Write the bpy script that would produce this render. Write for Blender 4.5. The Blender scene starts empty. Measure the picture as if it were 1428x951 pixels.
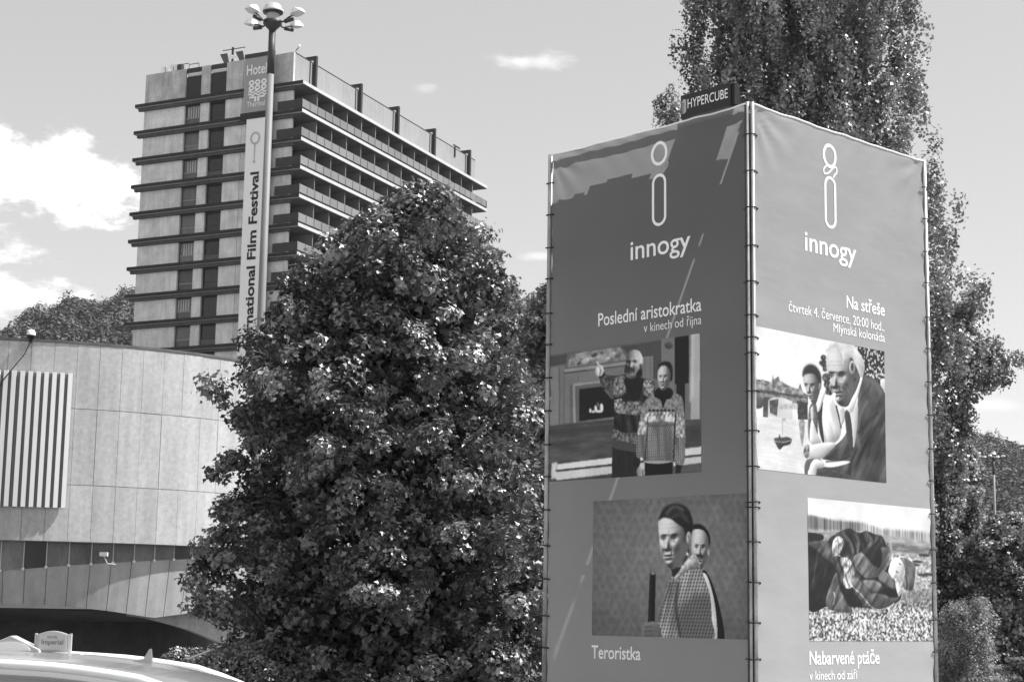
import bpy, bmesh, math, random
import numpy as np
from mathutils import Matrix, Vector

rad = math.radians
random.seed(7)
RNG = np.random.default_rng(11)
scn = bpy.context.scene
COL = scn.collection

# ------------------------------------------------------------------ camera
FPX, PITCH, ROLL, CX, CY = 2370.5, 0.158779, 0.0155269, 714.0, 475.5
EYE = np.array([0.0, 0.0, 1.6])
_d = np.array([0, math.cos(PITCH), math.sin(PITCH)])
_u = np.array([0, -math.sin(PITCH), math.cos(PITCH)])
_r = np.array([1.0, 0, 0])
CR = _r * math.cos(ROLL) + _u * math.sin(ROLL)
CU = -_r * math.sin(ROLL) + _u * math.cos(ROLL)
cam_data = bpy.data.cameras.new('camera')
cam = bpy.data.objects.new('camera', cam_data)
COL.objects.link(cam)
cam_data.sensor_width = 36.0
cam_data.lens = FPX / 1428.0 * 36.0
cam_data.clip_start = 0.1
cam_data.clip_end = 9000
cam.matrix_world = Matrix(((CR[0], CU[0], -_d[0], EYE[0]), (CR[1], CU[1], -_d[1], EYE[1]), (CR[2], CU[2], -_d[2], EYE[2]), (0, 0, 0, 1)))
scn.camera = cam


def ray(x, y):
    v = FPX * _d + (x - CX) * CR - (y - CY) * CU
    return v / np.linalg.norm(v)


def at(x, y, Y):
    """the place at depth Y along +Y that the photograph shows at pixel x, y"""
    r = ray(x, y)
    return EYE + r * Y / r[1]


# ------------------------------------------------------------------ light
SUN_AZ, SUN_EL = rad(88.5), rad(53.7)      # azimuth clockwise from +Y
sun_dir = Vector((math.sin(SUN_AZ) * math.cos(SUN_EL), math.cos(SUN_AZ) * math.cos(SUN_EL), math.sin(SUN_EL)))
sd = bpy.data.lights.new('sun', 'SUN')
sd.energy = 4.2
sd.angle = rad(0.53)
sd.color = (1, 1, 1)                        # black and white photograph
so = bpy.data.objects.new('sun', sd)
COL.objects.link(so)
so.rotation_euler = sun_dir.to_track_quat('Z', 'Y').to_euler()

world = bpy.data.worlds.new("World")
scn.world = world
world.use_nodes = True
nt = world.node_tree
N, Lk = nt.nodes, nt.links
bg = N['Background']
sky = N.new('ShaderNodeTexSky')
sky.sky_type = 'NISHITA'
sky.sun_disc = False
sky.sun_elevation = SUN_EL
sky.sun_rotation = SUN_AZ
sky.altitude = 1500
sky.air_density = 1.0
sky.dust_density = 0.25
sky.ozone_density = 1.0
bw = N.new('ShaderNodeRGBToBW')
Lk.new(sky.outputs[0], bw.inputs[0])
pw = N.new('ShaderNodeMath')
pw.operation = 'POWER'
Lk.new(bw.outputs[0], pw.inputs[0])
pw.inputs[1].default_value = 0.5          # film response to the blue sky
sk = N.new('ShaderNodeMath')
sk.operation = 'MULTIPLY'
Lk.new(pw.outputs[0], sk.inputs[0])
sk.inputs[1].default_value = 1.53
tc = N.new('ShaderNodeTexCoord')
cn = N.new('ShaderNodeTexNoise')
cn.inputs['Scale'].default_value = 30
cn.inputs['Detail'].default_value = 11
cn.inputs['Roughness'].default_value = 0.62
mp = N.new('ShaderNodeMapping')
mp.inputs['Scale'].default_value = (1, 1, 2.0)
Lk.new(tc.outputs['Generated'], mp.inputs[0])
Lk.new(mp.outputs[0], cn.inputs['Vector'])


def wmath(op, a, b=None):
    m = N.new('ShaderNodeMath')
    m.operation = op
    for i, v in enumerate((a, b)):
        if v is None:
            continue
        if isinstance(v, (int, float)):
            m.inputs[i].default_value = v
        else:
            Lk.new(v, m.inputs[i])
    return m.outputs[0]


mask = None
# cloud banks: pixel centre, half width, half height (pixels), density, softness
for (px, py, hw, hh, dens, soft) in ((70, 250, 142, 60, 0.94, 0.62), (-14, 410, 126, 32, 0.8, 0.7), (-260, 330, 260, 110, 0.9, 0.8),
                                     (728, 86, 66, 15, 0.38, 0.9), (594, 124, 17, 8, 0.14, 0.9), (752, 357, 26, 7, 0.25, 0.9),
                                     (1385, 565, 46, 12, 0.2, 1.0), (1820, 380, 200, 60, 0.7, 0.8)):
    c = ray(px, py)
    vs = N.new('ShaderNodeVectorMath')
    vs.operation = 'SUBTRACT'
    Lk.new(tc.outputs['Generated'], vs.inputs[0])
    vs.inputs[1].default_value = tuple(c)
    vm = N.new('ShaderNodeVectorMath')
    vm.operation = 'MULTIPLY'
    Lk.new(vs.outputs[0], vm.inputs[0])
    vm.inputs[1].default_value = (FPX / hw, 1.0, FPX / hh)
    vl = N.new('ShaderNodeVectorMath')
    vl.operation = 'LENGTH'
    Lk.new(vm.outputs[0], vl.inputs[0])
    nz = wmath('MULTIPLY', wmath('SUBTRACT', cn.outputs['Fac'], 0.5), 2.6)
    dd = wmath('ADD', vl.outputs['Value'], nz)
    mr = N.new('ShaderNodeMapRange')
    mr.interpolation_type = 'SMOOTHSTEP'
    mr.inputs['From Min'].default_value = 1.0
    mr.inputs['From Max'].default_value = 1.0 - soft
    mr.inputs['To Max'].default_value = dens
    Lk.new(dd, mr.inputs['Value'])
    mask = mr.outputs[0] if mask is None else wmath('MAXIMUM', mask, mr.outputs[0])
cm = N.new('ShaderNodeMix')
cm.data_type = 'FLOAT'
Lk.new(mask, cm.inputs[0])
Lk.new(sk.outputs[0], cm.inputs[2])
cm.inputs[3].default_value = 6.2
Lk.new(cm.outputs[0], bg.inputs['Color'])
bg.inputs['Strength'].default_value = 0.15

vs_ = scn.view_settings
vs_.view_transform = 'Standard'
vs_.look = 'None'
vs_.exposure = 0.84
vs_.gamma = 1.0
vs_.use_curve_mapping = False
scn.cycles.max_bounces = 8
scn.cycles.diffuse_bounces = 2
scn.cycles.transmission_bounces = 4
scn.cycles.volume_bounces = 0

# ------------------------------------------------------------------ materials
MATS = {}


def mat(name, base, rough=0.7, spec=0.3, metal=0.0, noise=0.0, scale=4.0, stretch=(1, 1, 1), bump=0.0, bscale=None, vary=0.0,
        trans=0.0, attr=None, streak=0.0, coat=0.0):
    if name in MATS:
        return MATS[name]
    m = bpy.data.materials.new(name)
    m.use_nodes = True
    n, l = m.node_tree.nodes, m.node_tree.links
    p = n['Principled BSDF']
    p.inputs['Base Color'].default_value = (base, base, base, 1)
    p.inputs['Roughness'].default_value = rough
    p.inputs['Specular IOR Level'].default_value = spec
    p.inputs['Metallic'].default_value = metal
    p.inputs['Coat Weight'].default_value = coat
    geo = n.new('ShaderNodeNewGeometry')
    cur = None

    def mul(a, b):
        x = n.new('ShaderNodeMath')
        x.operation = 'MULTIPLY'
        for i, v in enumerate((a, b)):
            if isinstance(v, (int, float)):
                x.inputs[i].default_value = v
            else:
                l.new(v, x.inputs[i])
        return x.outputs[0]

    def nz(sc, st, det=6, lo=0.3, hi=0.7, a=0.0, b=1.0):
        q = n.new('ShaderNodeMapping')
        q.inputs['Scale'].default_value = st
        l.new(geo.outputs['Position'], q.inputs[0])
        t = n.new('ShaderNodeTexNoise')
        t.inputs['Scale'].default_value = sc
        t.inputs['Detail'].default_value = det
        t.inputs['Roughness'].default_value = 0.6
        l.new(q.outputs[0], t.inputs['Vector'])
        r = n.new('ShaderNodeMapRange')
        r.inputs['From Min'].default_value = lo
        r.inputs['From Max'].default_value = hi
        r.inputs['To Min'].default_value = a
        r.inputs['To Max'].default_value = b
        l.new(t.outputs['Fac'], r.inputs['Value'])
        return r.outputs[0], t.outputs['Fac']
    cur = base
    if attr:
        at_ = n.new('ShaderNodeAttribute')
        at_.attribute_name = attr
        cur = mul(at_.outputs['Fac'], base)
    if noise:
        cur = mul(cur, nz(scale, stretch, a=1 - noise, b=1 + noise)[0])
        cur = mul(cur, nz(scale * 7.3, stretch, a=1 - noise * .5, b=1 + noise * .5)[0])
    if streak:
        cur = mul(cur, nz(2.2, (1, 1, 0.12), lo=.35, hi=.65, a=1 - streak, b=1 + streak * .4)[0])
    if vary:
        oi = n.new('ShaderNodeObjectInfo')
        r = n.new('ShaderNodeMapRange')
        r.inputs['To Min'].default_value = 1 - vary
        r.inputs['To Max'].default_value = 1 + vary
        l.new(oi.outputs['Random'], r.inputs['Value'])
        cur = mul(cur, r.outputs[0])
    if not isinstance(cur, (int, float)):
        cc = n.new('ShaderNodeCombineColor')
        for i in range(3):
            l.new(cur, cc.inputs[i])
        l.new(cc.outputs[0], p.inputs['Base Color'])
        col = cc.outputs[0]
    else:
        col = None
    if bump:
        b = n.new('ShaderNodeBump')
        b.inputs['Strength'].default_value = bump
        b.inputs['Distance'].default_value = 0.02
        l.new(nz(bscale or scale * 5, (1, 1, 1))[1], b.inputs['Height'])
        l.new(b.outputs[0], p.inputs['Normal'])
    if trans:
        t = n.new('ShaderNodeBsdfTranslucent')
        t.inputs['Color'].default_value = (base, base, base, 1)
        if col is not None:
            l.new(col, t.inputs['Color'])
        mx = n.new('ShaderNodeMixShader')
        mx.inputs[0].default_value = trans
        l.new(p.outputs[0], mx.inputs[1])
        l.new(t.outputs[0], mx.inputs[2])
        l.new(mx.outputs[0], n['Material Output'].inputs[0])
    MATS[name] = m
    return m


# ------------------------------------------------------------------ objects
def tag(o, label=None, cat=None, group=None, kind=None):
    if label:
        o['label'] = label
    if cat:
        o['category'] = cat
    if group:
        o['group'] = group
    if kind:
        o['kind'] = kind
    return o


def empty(name, loc=(0, 0, 0), rz=0.0, label=None, cat=None, group=None):
    o = bpy.data.objects.new(name, None)
    o.empty_display_size = 0.3
    COL.objects.link(o)
    o.location = loc
    o.rotation_euler = (0, 0, rz)
    return tag(o, label, cat, group)


def link(name, me, parent=None, loc=None, rot=None, kind=None, label=None):
    o = bpy.data.objects.new(name, me)
    COL.objects.link(o)
    if parent:
        o.parent = parent
    if loc is not None:
        o.location = loc
    if rot is not None:
        o.rotation_euler = rot
    return tag(o, label, None, None, kind)


class MB:
    """collects faces; f maps local coordinates before they are stored"""

    def __init__(s, f=None):
        s.v, s.f, s.fn = [], [], f

    def add(s, vs, fs):
        o = len(s.v)
        for p in vs:
            s.v.append(tuple(s.fn(*p)) if s.fn else tuple(p))
        for q in fs:
            s.f.append(tuple(i + o for i in q))
        return s

    def box(s, x0, x1, y0, y1, z0, z1):
        v = [(x, y, z) for z in (z0, z1) for y in (y0, y1) for x in (x0, x1)]
        return s.add(v, [(0, 2, 3, 1), (4, 5, 7, 6), (0, 1, 5, 4), (2, 6, 7, 3), (0, 4, 6, 2), (1, 3, 7, 5)])

    def tube(s, pts, r, n=10, caps=True):
        pts = [np.array(p, float) for p in pts]
        rs = r if isinstance(r, (list, tuple)) else [r] * len(pts)
        vs, fs = [], []
        for i, p in enumerate(pts):
            t = pts[min(i + 1, len(pts) - 1)] - pts[max(i - 1, 0)]
            t = t / (np.linalg.norm(t) + 1e-9)
            a = np.cross(t, (0, 0, 1.0) if abs(t[2]) < .9 else (1.0, 0, 0))
            a /= np.linalg.norm(a)
            b = np.cross(t, a)
            for k in range(n):
                an = 2 * math.pi * k / n
                vs.append(p + rs[i] * (math.cos(an) * a + math.sin(an) * b))
        for i in range(len(pts) - 1):
            for k in range(n):
                k2 = (k + 1) % n
                fs.append((i * n + k, i * n + k2, (i + 1) * n + k2, (i + 1) * n + k))
        if caps:
            fs.append(tuple(range(n - 1, -1, -1)))
            fs.append(tuple((len(pts) - 1) * n + k for k in range(n)))
        return s.add(vs, fs)

    def lathe(s, prof, c=(0, 0, 0), n=24):
        vs, fs = [], []
        for (r, z) in prof:
            for k in range(n):
                an = 2 * math.pi * k / n
                vs.append((c[0] + r * math.cos(an), c[1] + r * math.sin(an), c[2] + z))
        for i in range(len(prof) - 1):
            for k in range(n):
                k2 = (k + 1) % n
                fs.append((i * n + k, i * n + k2, (i + 1) * n + k2, (i + 1) * n + k))
        return s.add(vs, fs)

    def prism(s, poly, y0, y1):
        """polygon in x,z extruded along y"""
        n = len(poly)
        vs = [(x, y0, z) for x, z in poly] + [(x, y1, z) for x, z in poly]
        fs = [tuple(range(n)), tuple(range(2 * n - 1, n - 1, -1))]
        fs += [(i, i + n, (i + 1) % n + n, (i + 1) % n) for i in range(n)]
        return s.add(vs, fs)

    def mesh(s, name, m, smooth=False, bevel=0):
        me = bpy.data.meshes.new(name)
        me.from_pydata(s.v, [], s.f)
        bm = bmesh.new()
        bm.from_mesh(me)
        bmesh.ops.recalc_face_normals(bm, faces=bm.faces)
        if bevel:
            bmesh.ops.bevel(bm, geom=bm.edges[:], offset=bevel, segments=2, affect='EDGES', profile=.6)
        bm.to_mesh(me)
        bm.free()
        if m:
            me.materials.append(m)
        if smooth:
            me.shade_smooth()
        me.update()
        return me

    def build(s, name, m, parent=None, smooth=False, bevel=0, **k):
        return link(name, s.mesh(name, m, smooth, bevel), parent, **k)


def np_mesh(name, V, F, m, tone=None):
    """V (n,3), F (k,4) or (k,3) arrays -> mesh; tone per vertex"""
    me = bpy.data.meshes.new(name)
    me.vertices.add(len(V))
    me.vertices.foreach_set('co', np.ascontiguousarray(V, dtype=np.float32).ravel())
    k = F.shape[1]
    me.loops.add(F.size)
    me.loops.foreach_set('vertex_index', np.ascontiguousarray(F, dtype=np.int32).ravel())
    me.polygons.add(len(F))
    me.polygons.foreach_set('loop_start', np.arange(0, F.size, k, dtype=np.int32))
    me.update(calc_edges=True)
    if tone is not None:
        a = me.attributes.new('tone', 'FLOAT', 'POINT')
        a.data.foreach_set('value', np.ascontiguousarray(tone, dtype=np.float32))
    if m:
        me.materials.append(m)
    return me


_font_cache = {}


def glyphs(txt, offset=0.0):
    cu = bpy.data.curves.new('text', 'FONT')
    cu.body = txt
    cu.size = 1.0
    cu.offset = offset
    cu.resolution_u = 5
    o = bpy.data.objects.new('text', cu)
    COL.objects.link(o)
    dg = bpy.context.evaluated_depsgraph_get()
    e = o.evaluated_get(dg)
    me = e.to_mesh()
    V = np.array([v.co[:] for v in me.vertices])
    F = [tuple(p.vertices) for p in me.polygons]
    e.to_mesh_clear()
    bpy.data.objects.remove(o)
    bpy.data.curves.remove(cu)
    return V, F


def lettering(txt, org, ex, ey, width, asc, m, parent, offset=0.0, fn=None, name='lettering', label=None):
    """flat print: baseline starts at org, runs along ex for width, ascender height asc along ey"""
    if 'asc' not in _font_cache:
        _font_cache['asc'] = glyphs('l')[0][:, 1].max()
    V, F = glyphs(txt, offset)
    x0, x1 = V[:, 0].min(), V[:, 0].max()
    X = (V[:, 0] - x0) / (x1 - x0) * width
    Yv = V[:, 1] / _font_cache['asc'] * asc
    org, ex, ey = map(lambda q: np.array(q, float), (org, ex, ey))
    P = org + X[:, None] * ex + Yv[:, None] * ey
    if fn:
        P = np.array([fn(*p) for p in P])
    me = bpy.data.meshes.new(name)
    me.from_pydata([tuple(p) for p in P], [], F)
    me.materials.append(m)
    return link(name, me, parent, label=label)


def ribbon(pts, w, closed=False):
    """2-D polyline -> list of quads (verts2d, faces)"""
    P = np.array(pts, float)
    n = len(P)
    out, fs = [], []
    for i in range(n):
        if closed:
            t = P[(i + 1) % n] - P[i - 1]
        else:
            t = P[min(i + 1, n - 1)] - P[max(i - 1, 0)]
        t /= np.linalg.norm(t) + 1e-9
        nn = np.array([-t[1], t[0]]) * w / 2
        out += [P[i] + nn, P[i] - nn]
    for i in range(n if closed else n - 1):
        j = (i + 1) % n
        fs.append((2 * i, 2 * i + 1, 2 * j + 1, 2 * j))
    return out, fs


def spline(pts, k=6, closed=False):
    P = np.array(pts, float)
    n = len(P)
    out = []
    rng = range(n) if closed else range(n - 1)
    for i in rng:
        if closed:
            a, b, c, d = P[i - 1], P[i], P[(i + 1) % n], P[(i + 2) % n]
        else:
            a, b, c, d = P[max(i - 1, 0)], P[i], P[i + 1], P[min(i + 2, n - 1)]
        for t in np.arange(k) / k:
            out.append(0.5 * ((2 * b) + (-a + c) * t + (2 * a - 5 * b + 4 * c - d) * t ** 2 + (-a + 3 * b - 3 * c + d) * t ** 3))
    if not closed:
        out.append(P[-1])
    return np.array(out)

# ------------------------------------------------------------------ ground, road, hills
def sstep(x, a, b):
    t = np.clip((x - a) / (b - a), 0, 1)
    return t * t * (3 - 2 * t)


def ground_z(x, y):
    """level square near the camera, dropping towards the river in front of the round building"""
    return -4.0 * sstep(y, 33, 44) * (1 - 0.0 * x)


xs = np.concatenate([[-3000, -1500, -800, -400, -200], np.arange(-120, 121, 6), [200, 400, 800, 1500, 3000]]).astype(float)
ys = np.concatenate([[-3000, -1000, -300, -100, -40, -15], np.arange(-5, 120, 2.5), [150, 200, 300, 500, 900, 1600, 3000]]).astype(float)
GX, GY = np.meshgrid(xs, ys)
GZ = ground_z(GX, GY)
V = np.stack([GX.ravel(), GY.ravel(), GZ.ravel()], 1)
nx, ny = len(xs), len(ys)
idx = np.arange(nx * ny).reshape(ny, nx)
F = np.stack([idx[:-1, :-1].ravel(), idx[:-1, 1:].ravel(), idx[1:, 1:].ravel(), idx[1:, :-1].ravel()], 1)
m_ground = mat('pale_paving', 0.42, 0.85, 0.2, noise=.15, scale=.6, bump=.3, bscale=30)
tag(link('ground', np_mesh('ground', V, F, m_ground)), kind='structure')
m_asph = mat('asphalt', 0.06, 0.9, 0.3, noise=.2, scale=2, bump=.5, bscale=120)
MB().box(-60, 60, 5.6, 11.2, -0.2, 0.004).build('road', m_asph, kind='structure')
m_kerb = mat('kerb_stone', 0.4, 0.8, noise=.15, scale=3)
for y0 in (5.35, 11.2):
    MB().box(-60, 60, y0, y0 + .25, -0.2, 0.13).build('kerb', m_kerb, kind='structure')

m_lawn = mat('lawn', .12, .9, .1, noise=.3, scale=1.5, bump=.6, bscale=60)
xs = np.linspace(-400, 400, 81)
ys = np.concatenate([np.arange(20.5, 60, 1.5), np.arange(60, 320, 20.)])
GX, GY = np.meshgrid(xs, ys)
idx = np.arange(GX.size).reshape(GX.shape)
F = np.stack([idx[:-1, :-1].ravel(), idx[:-1, 1:].ravel(), idx[1:, 1:].ravel(), idx[1:, :-1].ravel()], 1)
tag(link('lawn', np_mesh('lawn', np.stack([GX.ravel(), GY.ravel(), (ground_z(GX, GY) + .03).ravel()], 1), F, m_lawn)), kind='structure')

# wooded hill: ridge height (m) as a function of the azimuth seen from the square, about 700 m off
AZ = np.array([-60, -40, -25, -17, -13, -5, 0, 6, 12, 17, 25, 40, 60.])
RZ = np.array([48, 70, 90, 106, 124, 134, 126, 108, 84, 64, 54, 44, 36.])


def hill_z(az, d):
    t = sstep(d, 330, 720)
    back = 1 - .5 * sstep(d, 760, 1300)
    r = np.interp(az, AZ, RZ)
    wob = 5 * np.sin(az * 1.7 + d * .013) + 3 * np.sin(az * 4.1 - d * .03)
    return -4.5 + (r + 4 + wob * .5) * t * back


az = np.linspace(-60, 60, 121)
dist = np.linspace(320, 1300, 50)
A, D = np.meshgrid(az, dist)
Z = hill_z(A, D)
V = np.stack([(D * np.sin(np.radians(A))).ravel(), (D * np.cos(np.radians(A))).ravel(), Z.ravel()], 1)
idx = np.arange(A.size).reshape(A.shape)
F = np.stack([idx[:-1, :-1].ravel(), idx[:-1, 1:].ravel(), idx[1:, 1:].ravel(), idx[1:, :-1].ravel()], 1)
tag(link('hill', np_mesh('hill', V, F, mat('forest_floor', 0.07, .9, .1, noise=.3, scale=.05))), kind='structure')


# ------------------------------------------------------------------ foliage
LEAF = np.array([(0, 0, 0), (.58, .30, .10), (.20, .58, .05), (0, 1.05, -.08), (-.20, .58, .05), (-.58, .30, .10)])
LEAF_F = np.array([(0, 1, 2, 3), (0, 3, 4, 5)])
KITE = np.array([(0, 0, 0), (.42, .42, .10), (0, 1, -.05), (-.42, .42, .10)])
KITE_F = np.array([(0, 1, 2, 3)])
MAPLE = np.array([(0, .05, 0), (.34, 0, .06), (.22, .30, .04), (.56, .42, .08), (.24, .56, .03), (.16, .62, .02), (0, 1, -.05),
                  (-.16, .62, .02), (-.24, .56, .03), (-.56, .42, .08), (-.22, .30, .04), (-.34, 0, .06)])
MAPLE_F = np.array([(0, 1, 2, 5), (2, 3, 4, 5), (0, 5, 6, 7), (0, 7, 10, 11), (10, 7, 8, 9)])


def leaf_mesh(name, C, Nn, S, m, shape=LEAF, faces=LEAF_F, tone=None, rng=RNG, hang=0.0):
    n = len(C)
    Nn = Nn / (np.linalg.norm(Nn, axis=1, keepdims=True) + 1e-9)
    T = rng.normal(size=(n, 3))
    T[:, 2] -= hang
    T -= (T * Nn).sum(1, keepdims=True) * Nn
    T /= np.linalg.norm(T, axis=1, keepdims=True) + 1e-9
    B = np.cross(Nn, T)
    k = len(shape)
    P = (C[:, None, :] + S[:, None, None] * (shape[None, :, 0:1] * B[:, None, :] + (shape[None, :, 1:2] - .5) * T[:, None, :]
                                             + shape[None, :, 2:3] * Nn[:, None, :]))
    F = (np.arange(n)[:, None, None] * k + faces[None]).reshape(-1, faces.shape[1])
    if tone is None:
        tone = rng.uniform(.5, 1.4, n)
    return np_mesh(name, P.reshape(-1, 3), F, m, np.repeat(tone, k))


def foliage_mat(name, base, rough=.42, spec=.5, trans=.22):
    return mat(name, base, rough, spec, attr='tone', trans=trans)


def unit(n, rng=RNG):
    v = rng.normal(size=(n, 3))
    return v / np.linalg.norm(v, axis=1, keepdims=True)


def clump_leaves(cen, rad3, cnt, size, up=.6, outw=1.0, rng=RNG, shell=.45, jit=.5, scat=.10, bias=0.0):
    """leaves in ellipsoidal clumps; returns centres, normals, sizes"""
    n = len(cen)
    ci = np.repeat(np.arange(n), cnt)
    u = unit(len(ci), rng)
    r = rng.uniform(shell ** 3, 1, len(ci)) ** (1 / 3)
    off = u * r[:, None] * rad3[ci] * (1 + scat * rng.normal(size=(len(ci), 1)))
    C = cen[ci] + off
    Nn = u * outw + bias * unit(n, rng)[ci] + np.array([0, 0, up]) + rng.normal(size=C.shape) * jit
    S = size * rng.uniform(.7, 1.25, len(ci))
    return C, Nn, S


def limb_pts(a, b, bend, rng=RNG, k=6):
    a, b = np.array(a, float), np.array(b, float)
    t = np.linspace(0, 1, k)[:, None]
    p = a + (b - a) * t
    L = np.linalg.norm(b - a)
    p += np.sin(t * math.pi) * np.array([rng.normal() * .05, rng.normal() * .05, bend]) * L
    return p


def make_tree(name, base, height, prof, n_clump, clump_r, per_clump, leaf, mats, label, cat='tree', group=None, trunk_r=.16,
              shape=LEAF, faces=LEAF_F, flat=.6, shell_min=.45, up=.6, n_limb=26, seed=1, depth=1.0, hang=0.0, wob=.12, lean=(0, 0), first=.25, jit=.55, scat=.10, inner=0, cav=0.0, cz=1.0):
    """prof: rows (z, x_left, x_right) of the crown relative to base"""
    rng = np.random.default_rng(seed)
    prof = np.array(prof, float)
    t = empty(name, base, 0, label, cat, group)
    z0, z1 = prof[:, 0].min(), prof[:, 0].max()
    zz = rng.uniform(z0, z1, n_clump * 4)
    wl = np.interp(zz, prof[:, 0], prof[:, 1])
    wr = np.interp(zz, prof[:, 0], prof[:, 2])
    half = (wr - wl) / 2
    keep = rng.uniform(0, 1, len(zz)) < (half / half.max()) ** 1.15 + .06
    zz, wl, wr, half = zz[keep][:n_clump], wl[keep][:n_clump], wr[keep][:n_clump], half[keep][:n_clump]
    th = rng.uniform(0, 2 * math.pi, len(zz))
    if cav:                                     # hollows in the outer crown, where the dark inside shows
        hx, hy = half * np.cos(th), half * np.sin(th)
        q_ = (np.sin(2.9 * hx + 1.3 * cz * zz + seed) + np.sin(3.3 * hy - 2.1 * cz * zz + 2 * seed) + np.sin(4.4 * cz * zz + 1.7 * hx) + 1.2 * np.sin(7.1 * hx - 5.3 * cz * zz)) / 4
        kk = (q_ > -.12) | (rng.uniform(0, 1, len(zz)) > cav)
        zz, wl, wr, half, th = zz[kk], wl[kk], wr[kk], half[kk], th[kk]
    n = len(zz)
    ph = rng.uniform(0, 6.28, 4)
    lob = 1 + wob * (np.sin(3 * th + zz * 1.7 + ph[0]) + .7 * np.sin(5 * th - zz * 2.9 + ph[1]) + .5 * np.sin(zz * 6.1 + ph[2]))
    fr = rng.uniform(shell_min ** 2, 1, n) ** .5
    rr = np.maximum(half - clump_r * .5, .05) * fr * np.minimum(lob, 1.25) * np.where(rng.uniform(0, 1, n) < .07, 1 + min(.12, .25 / half.max()), 1.0)
    cen = np.stack([(wl + wr) / 2 + rr * np.cos(th), rr * depth * np.sin(th), zz], 1)
    cs = clump_r * rng.uniform(.65, 1.25, n)
    r3 = np.stack([cs, cs, cs * flat], 1)
    cnt = (per_clump * (cs / clump_r) ** 2).astype(int)
    C, Nn, S = clump_leaves(cen, r3, cnt, leaf, up=up, rng=rng, jit=jit, scat=scat, bias=.9)
    tone = np.repeat(rng.uniform(.45, 1.6, n) ** 1.2, cnt) * rng.uniform(.6, 1.3, cnt.sum())
    if inner:                                   # sparse large leaves deep inside close the crown
        q = rng.uniform(0, 1, (inner, 3))
        zi = z0 + (z1 - z0) * (.04 + .9 * q[:, 0])
        hl, hr = np.interp(zi, prof[:, 0], prof[:, 1]), np.interp(zi, prof[:, 0], prof[:, 2])
        ri = (hr - hl) / 2 * .68 * np.sqrt(q[:, 1])
        ti = 2 * math.pi * q[:, 2]
        Ci = np.stack([(hl + hr) / 2 + ri * np.cos(ti), ri * depth * np.sin(ti), zi], 1)
        C, Nn, S = np.concatenate([C, Ci]), np.concatenate([Nn, unit(inner, rng)]), np.concatenate([S, np.full(inner, leaf * 1.7)])
        tone = np.concatenate([tone, np.full(inner, .7)])
    ctr = np.array([prof[:, 1:].mean(), 0, (z0 + z1) / 2])
    crown = link('crown', leaf_mesh('crown', C, Nn, S, mats[0], shape, faces, tone=tone, rng=rng, hang=hang), t, kind='stuff')
    # trunk and limbs
    tb = MB()
    top = np.array([ctr[0] + lean[0], lean[1], z0 + (z1 - z0) * .86])
    tp = limb_pts((0, 0, -.1), top, 0.0, rng, 10)
    tb.tube(tp, list(np.linspace(trunk_r, trunk_r * .12, 10)), 10)
    tb.build('trunk', mats[1], t, smooth=True)
    lb = MB()
    pick = rng.choice(n, min(n_limb, n), replace=False)
    for i in pick:
        c = cen[i]
        za = max(first * z1, c[2] - rng.uniform(.25, .6) * (abs(c[0] - ctr[0]) + abs(c[1]) + .6))
        f = np.clip(za / top[2], .05, .97)
        a = np.array([np.interp(f, np.linspace(0, 1, 10), tp[:, k]) for k in range(3)])
        lr = trunk_r * (1 - f * .8) * .34
        lb.tube(limb_pts(a, c, -.06, rng), list(np.linspace(lr, lr * .22, 6)), 6)
    lb.build('branch', mats[1], t, smooth=True, kind='stuff')
    return t


m_bark = mat('grey_bark', 0.10, 0.9, .2, noise=.4, scale=9, stretch=(1, 1, .25), bump=.6, bscale=40)
m_maple = foliage_mat('maple_leaves', 0.15, .40, 1.0, .15)
m_poplar = foliage_mat('poplar_leaves', 0.23, .42, 1.0, .25)
m_linden = foliage_mat('linden_leaves', 0.29, .42, 1.0, .25)
m_pale = foliage_mat('pale_feathery_leaves', 0.32, .6, .3, .3)
m_forest = foliage_mat('far_forest_leaves', 0.13, .7, .2, .15)


def prof_px(rows, D, base):
    """rows of (y, x_left, x_right) in photograph pixels -> crown profile at depth D relative to base"""
    out = []
    for (y, a, b) in rows:
        p, q = at(a, y, D), at(b, y, D)
        out.append(((p[2] + q[2]) / 2 - base[2], p[0] - base[0], q[0] - base[0]))
    return out[::-1]


# large maple in the middle
bM = at(640, 951, 27.0)
bM[2] = 0
rows = [(262, 572, 615), (285, 542, 650), (310, 500, 676), (335, 455, 698), (360, 425, 716), (410, 392, 720), (450, 380, 722), (490, 325, 726),
        (530, 305, 742), (575, 288, 762), (620, 300, 776), (670, 306, 786), (720, 312, 790), (760, 292, 792), (800, 272, 792), (850, 264, 790),
        (890, 290, 780), (940, 318, 770), (1000, 360, 740), (1040, 430, 690)]
make_tree('maple_tree', tuple(bM), 8.5, prof_px(rows, 27, bM), 2500, .23, 100, .084, (m_maple, m_bark),
          'large dark maple with dense glossy leaves between round hall and advertising tower', trunk_r=.15,
          flat=.8, shell_min=.45, inner=30000, up=.9, jit=.5, scat=.2, cav=.8, n_limb=34, seed=5, depth=.95, wob=.06)

# lighter tree that shows between the maple and the tower
b2 = at(790, 951, 36)
b2[2] = -.6
rows = [(398, 752, 775), (420, 730, 800), (450, 712, 830), (500, 705, 850), (560, 700, 860), (640, 700, 870), (760, 700, 880), (900, 710, 880), (960, 730, 860)]
make_tree('linden_tree', tuple(b2), 8, prof_px(rows, 36, b2), 900, .20, 70, .08, (m_linden, m_bark),
          'smaller paler tree in the gap between big maple and left edge of tower', seed=8, inner=9000, depth=.9, shape=KITE, faces=KITE_F, wob=.1)

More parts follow.
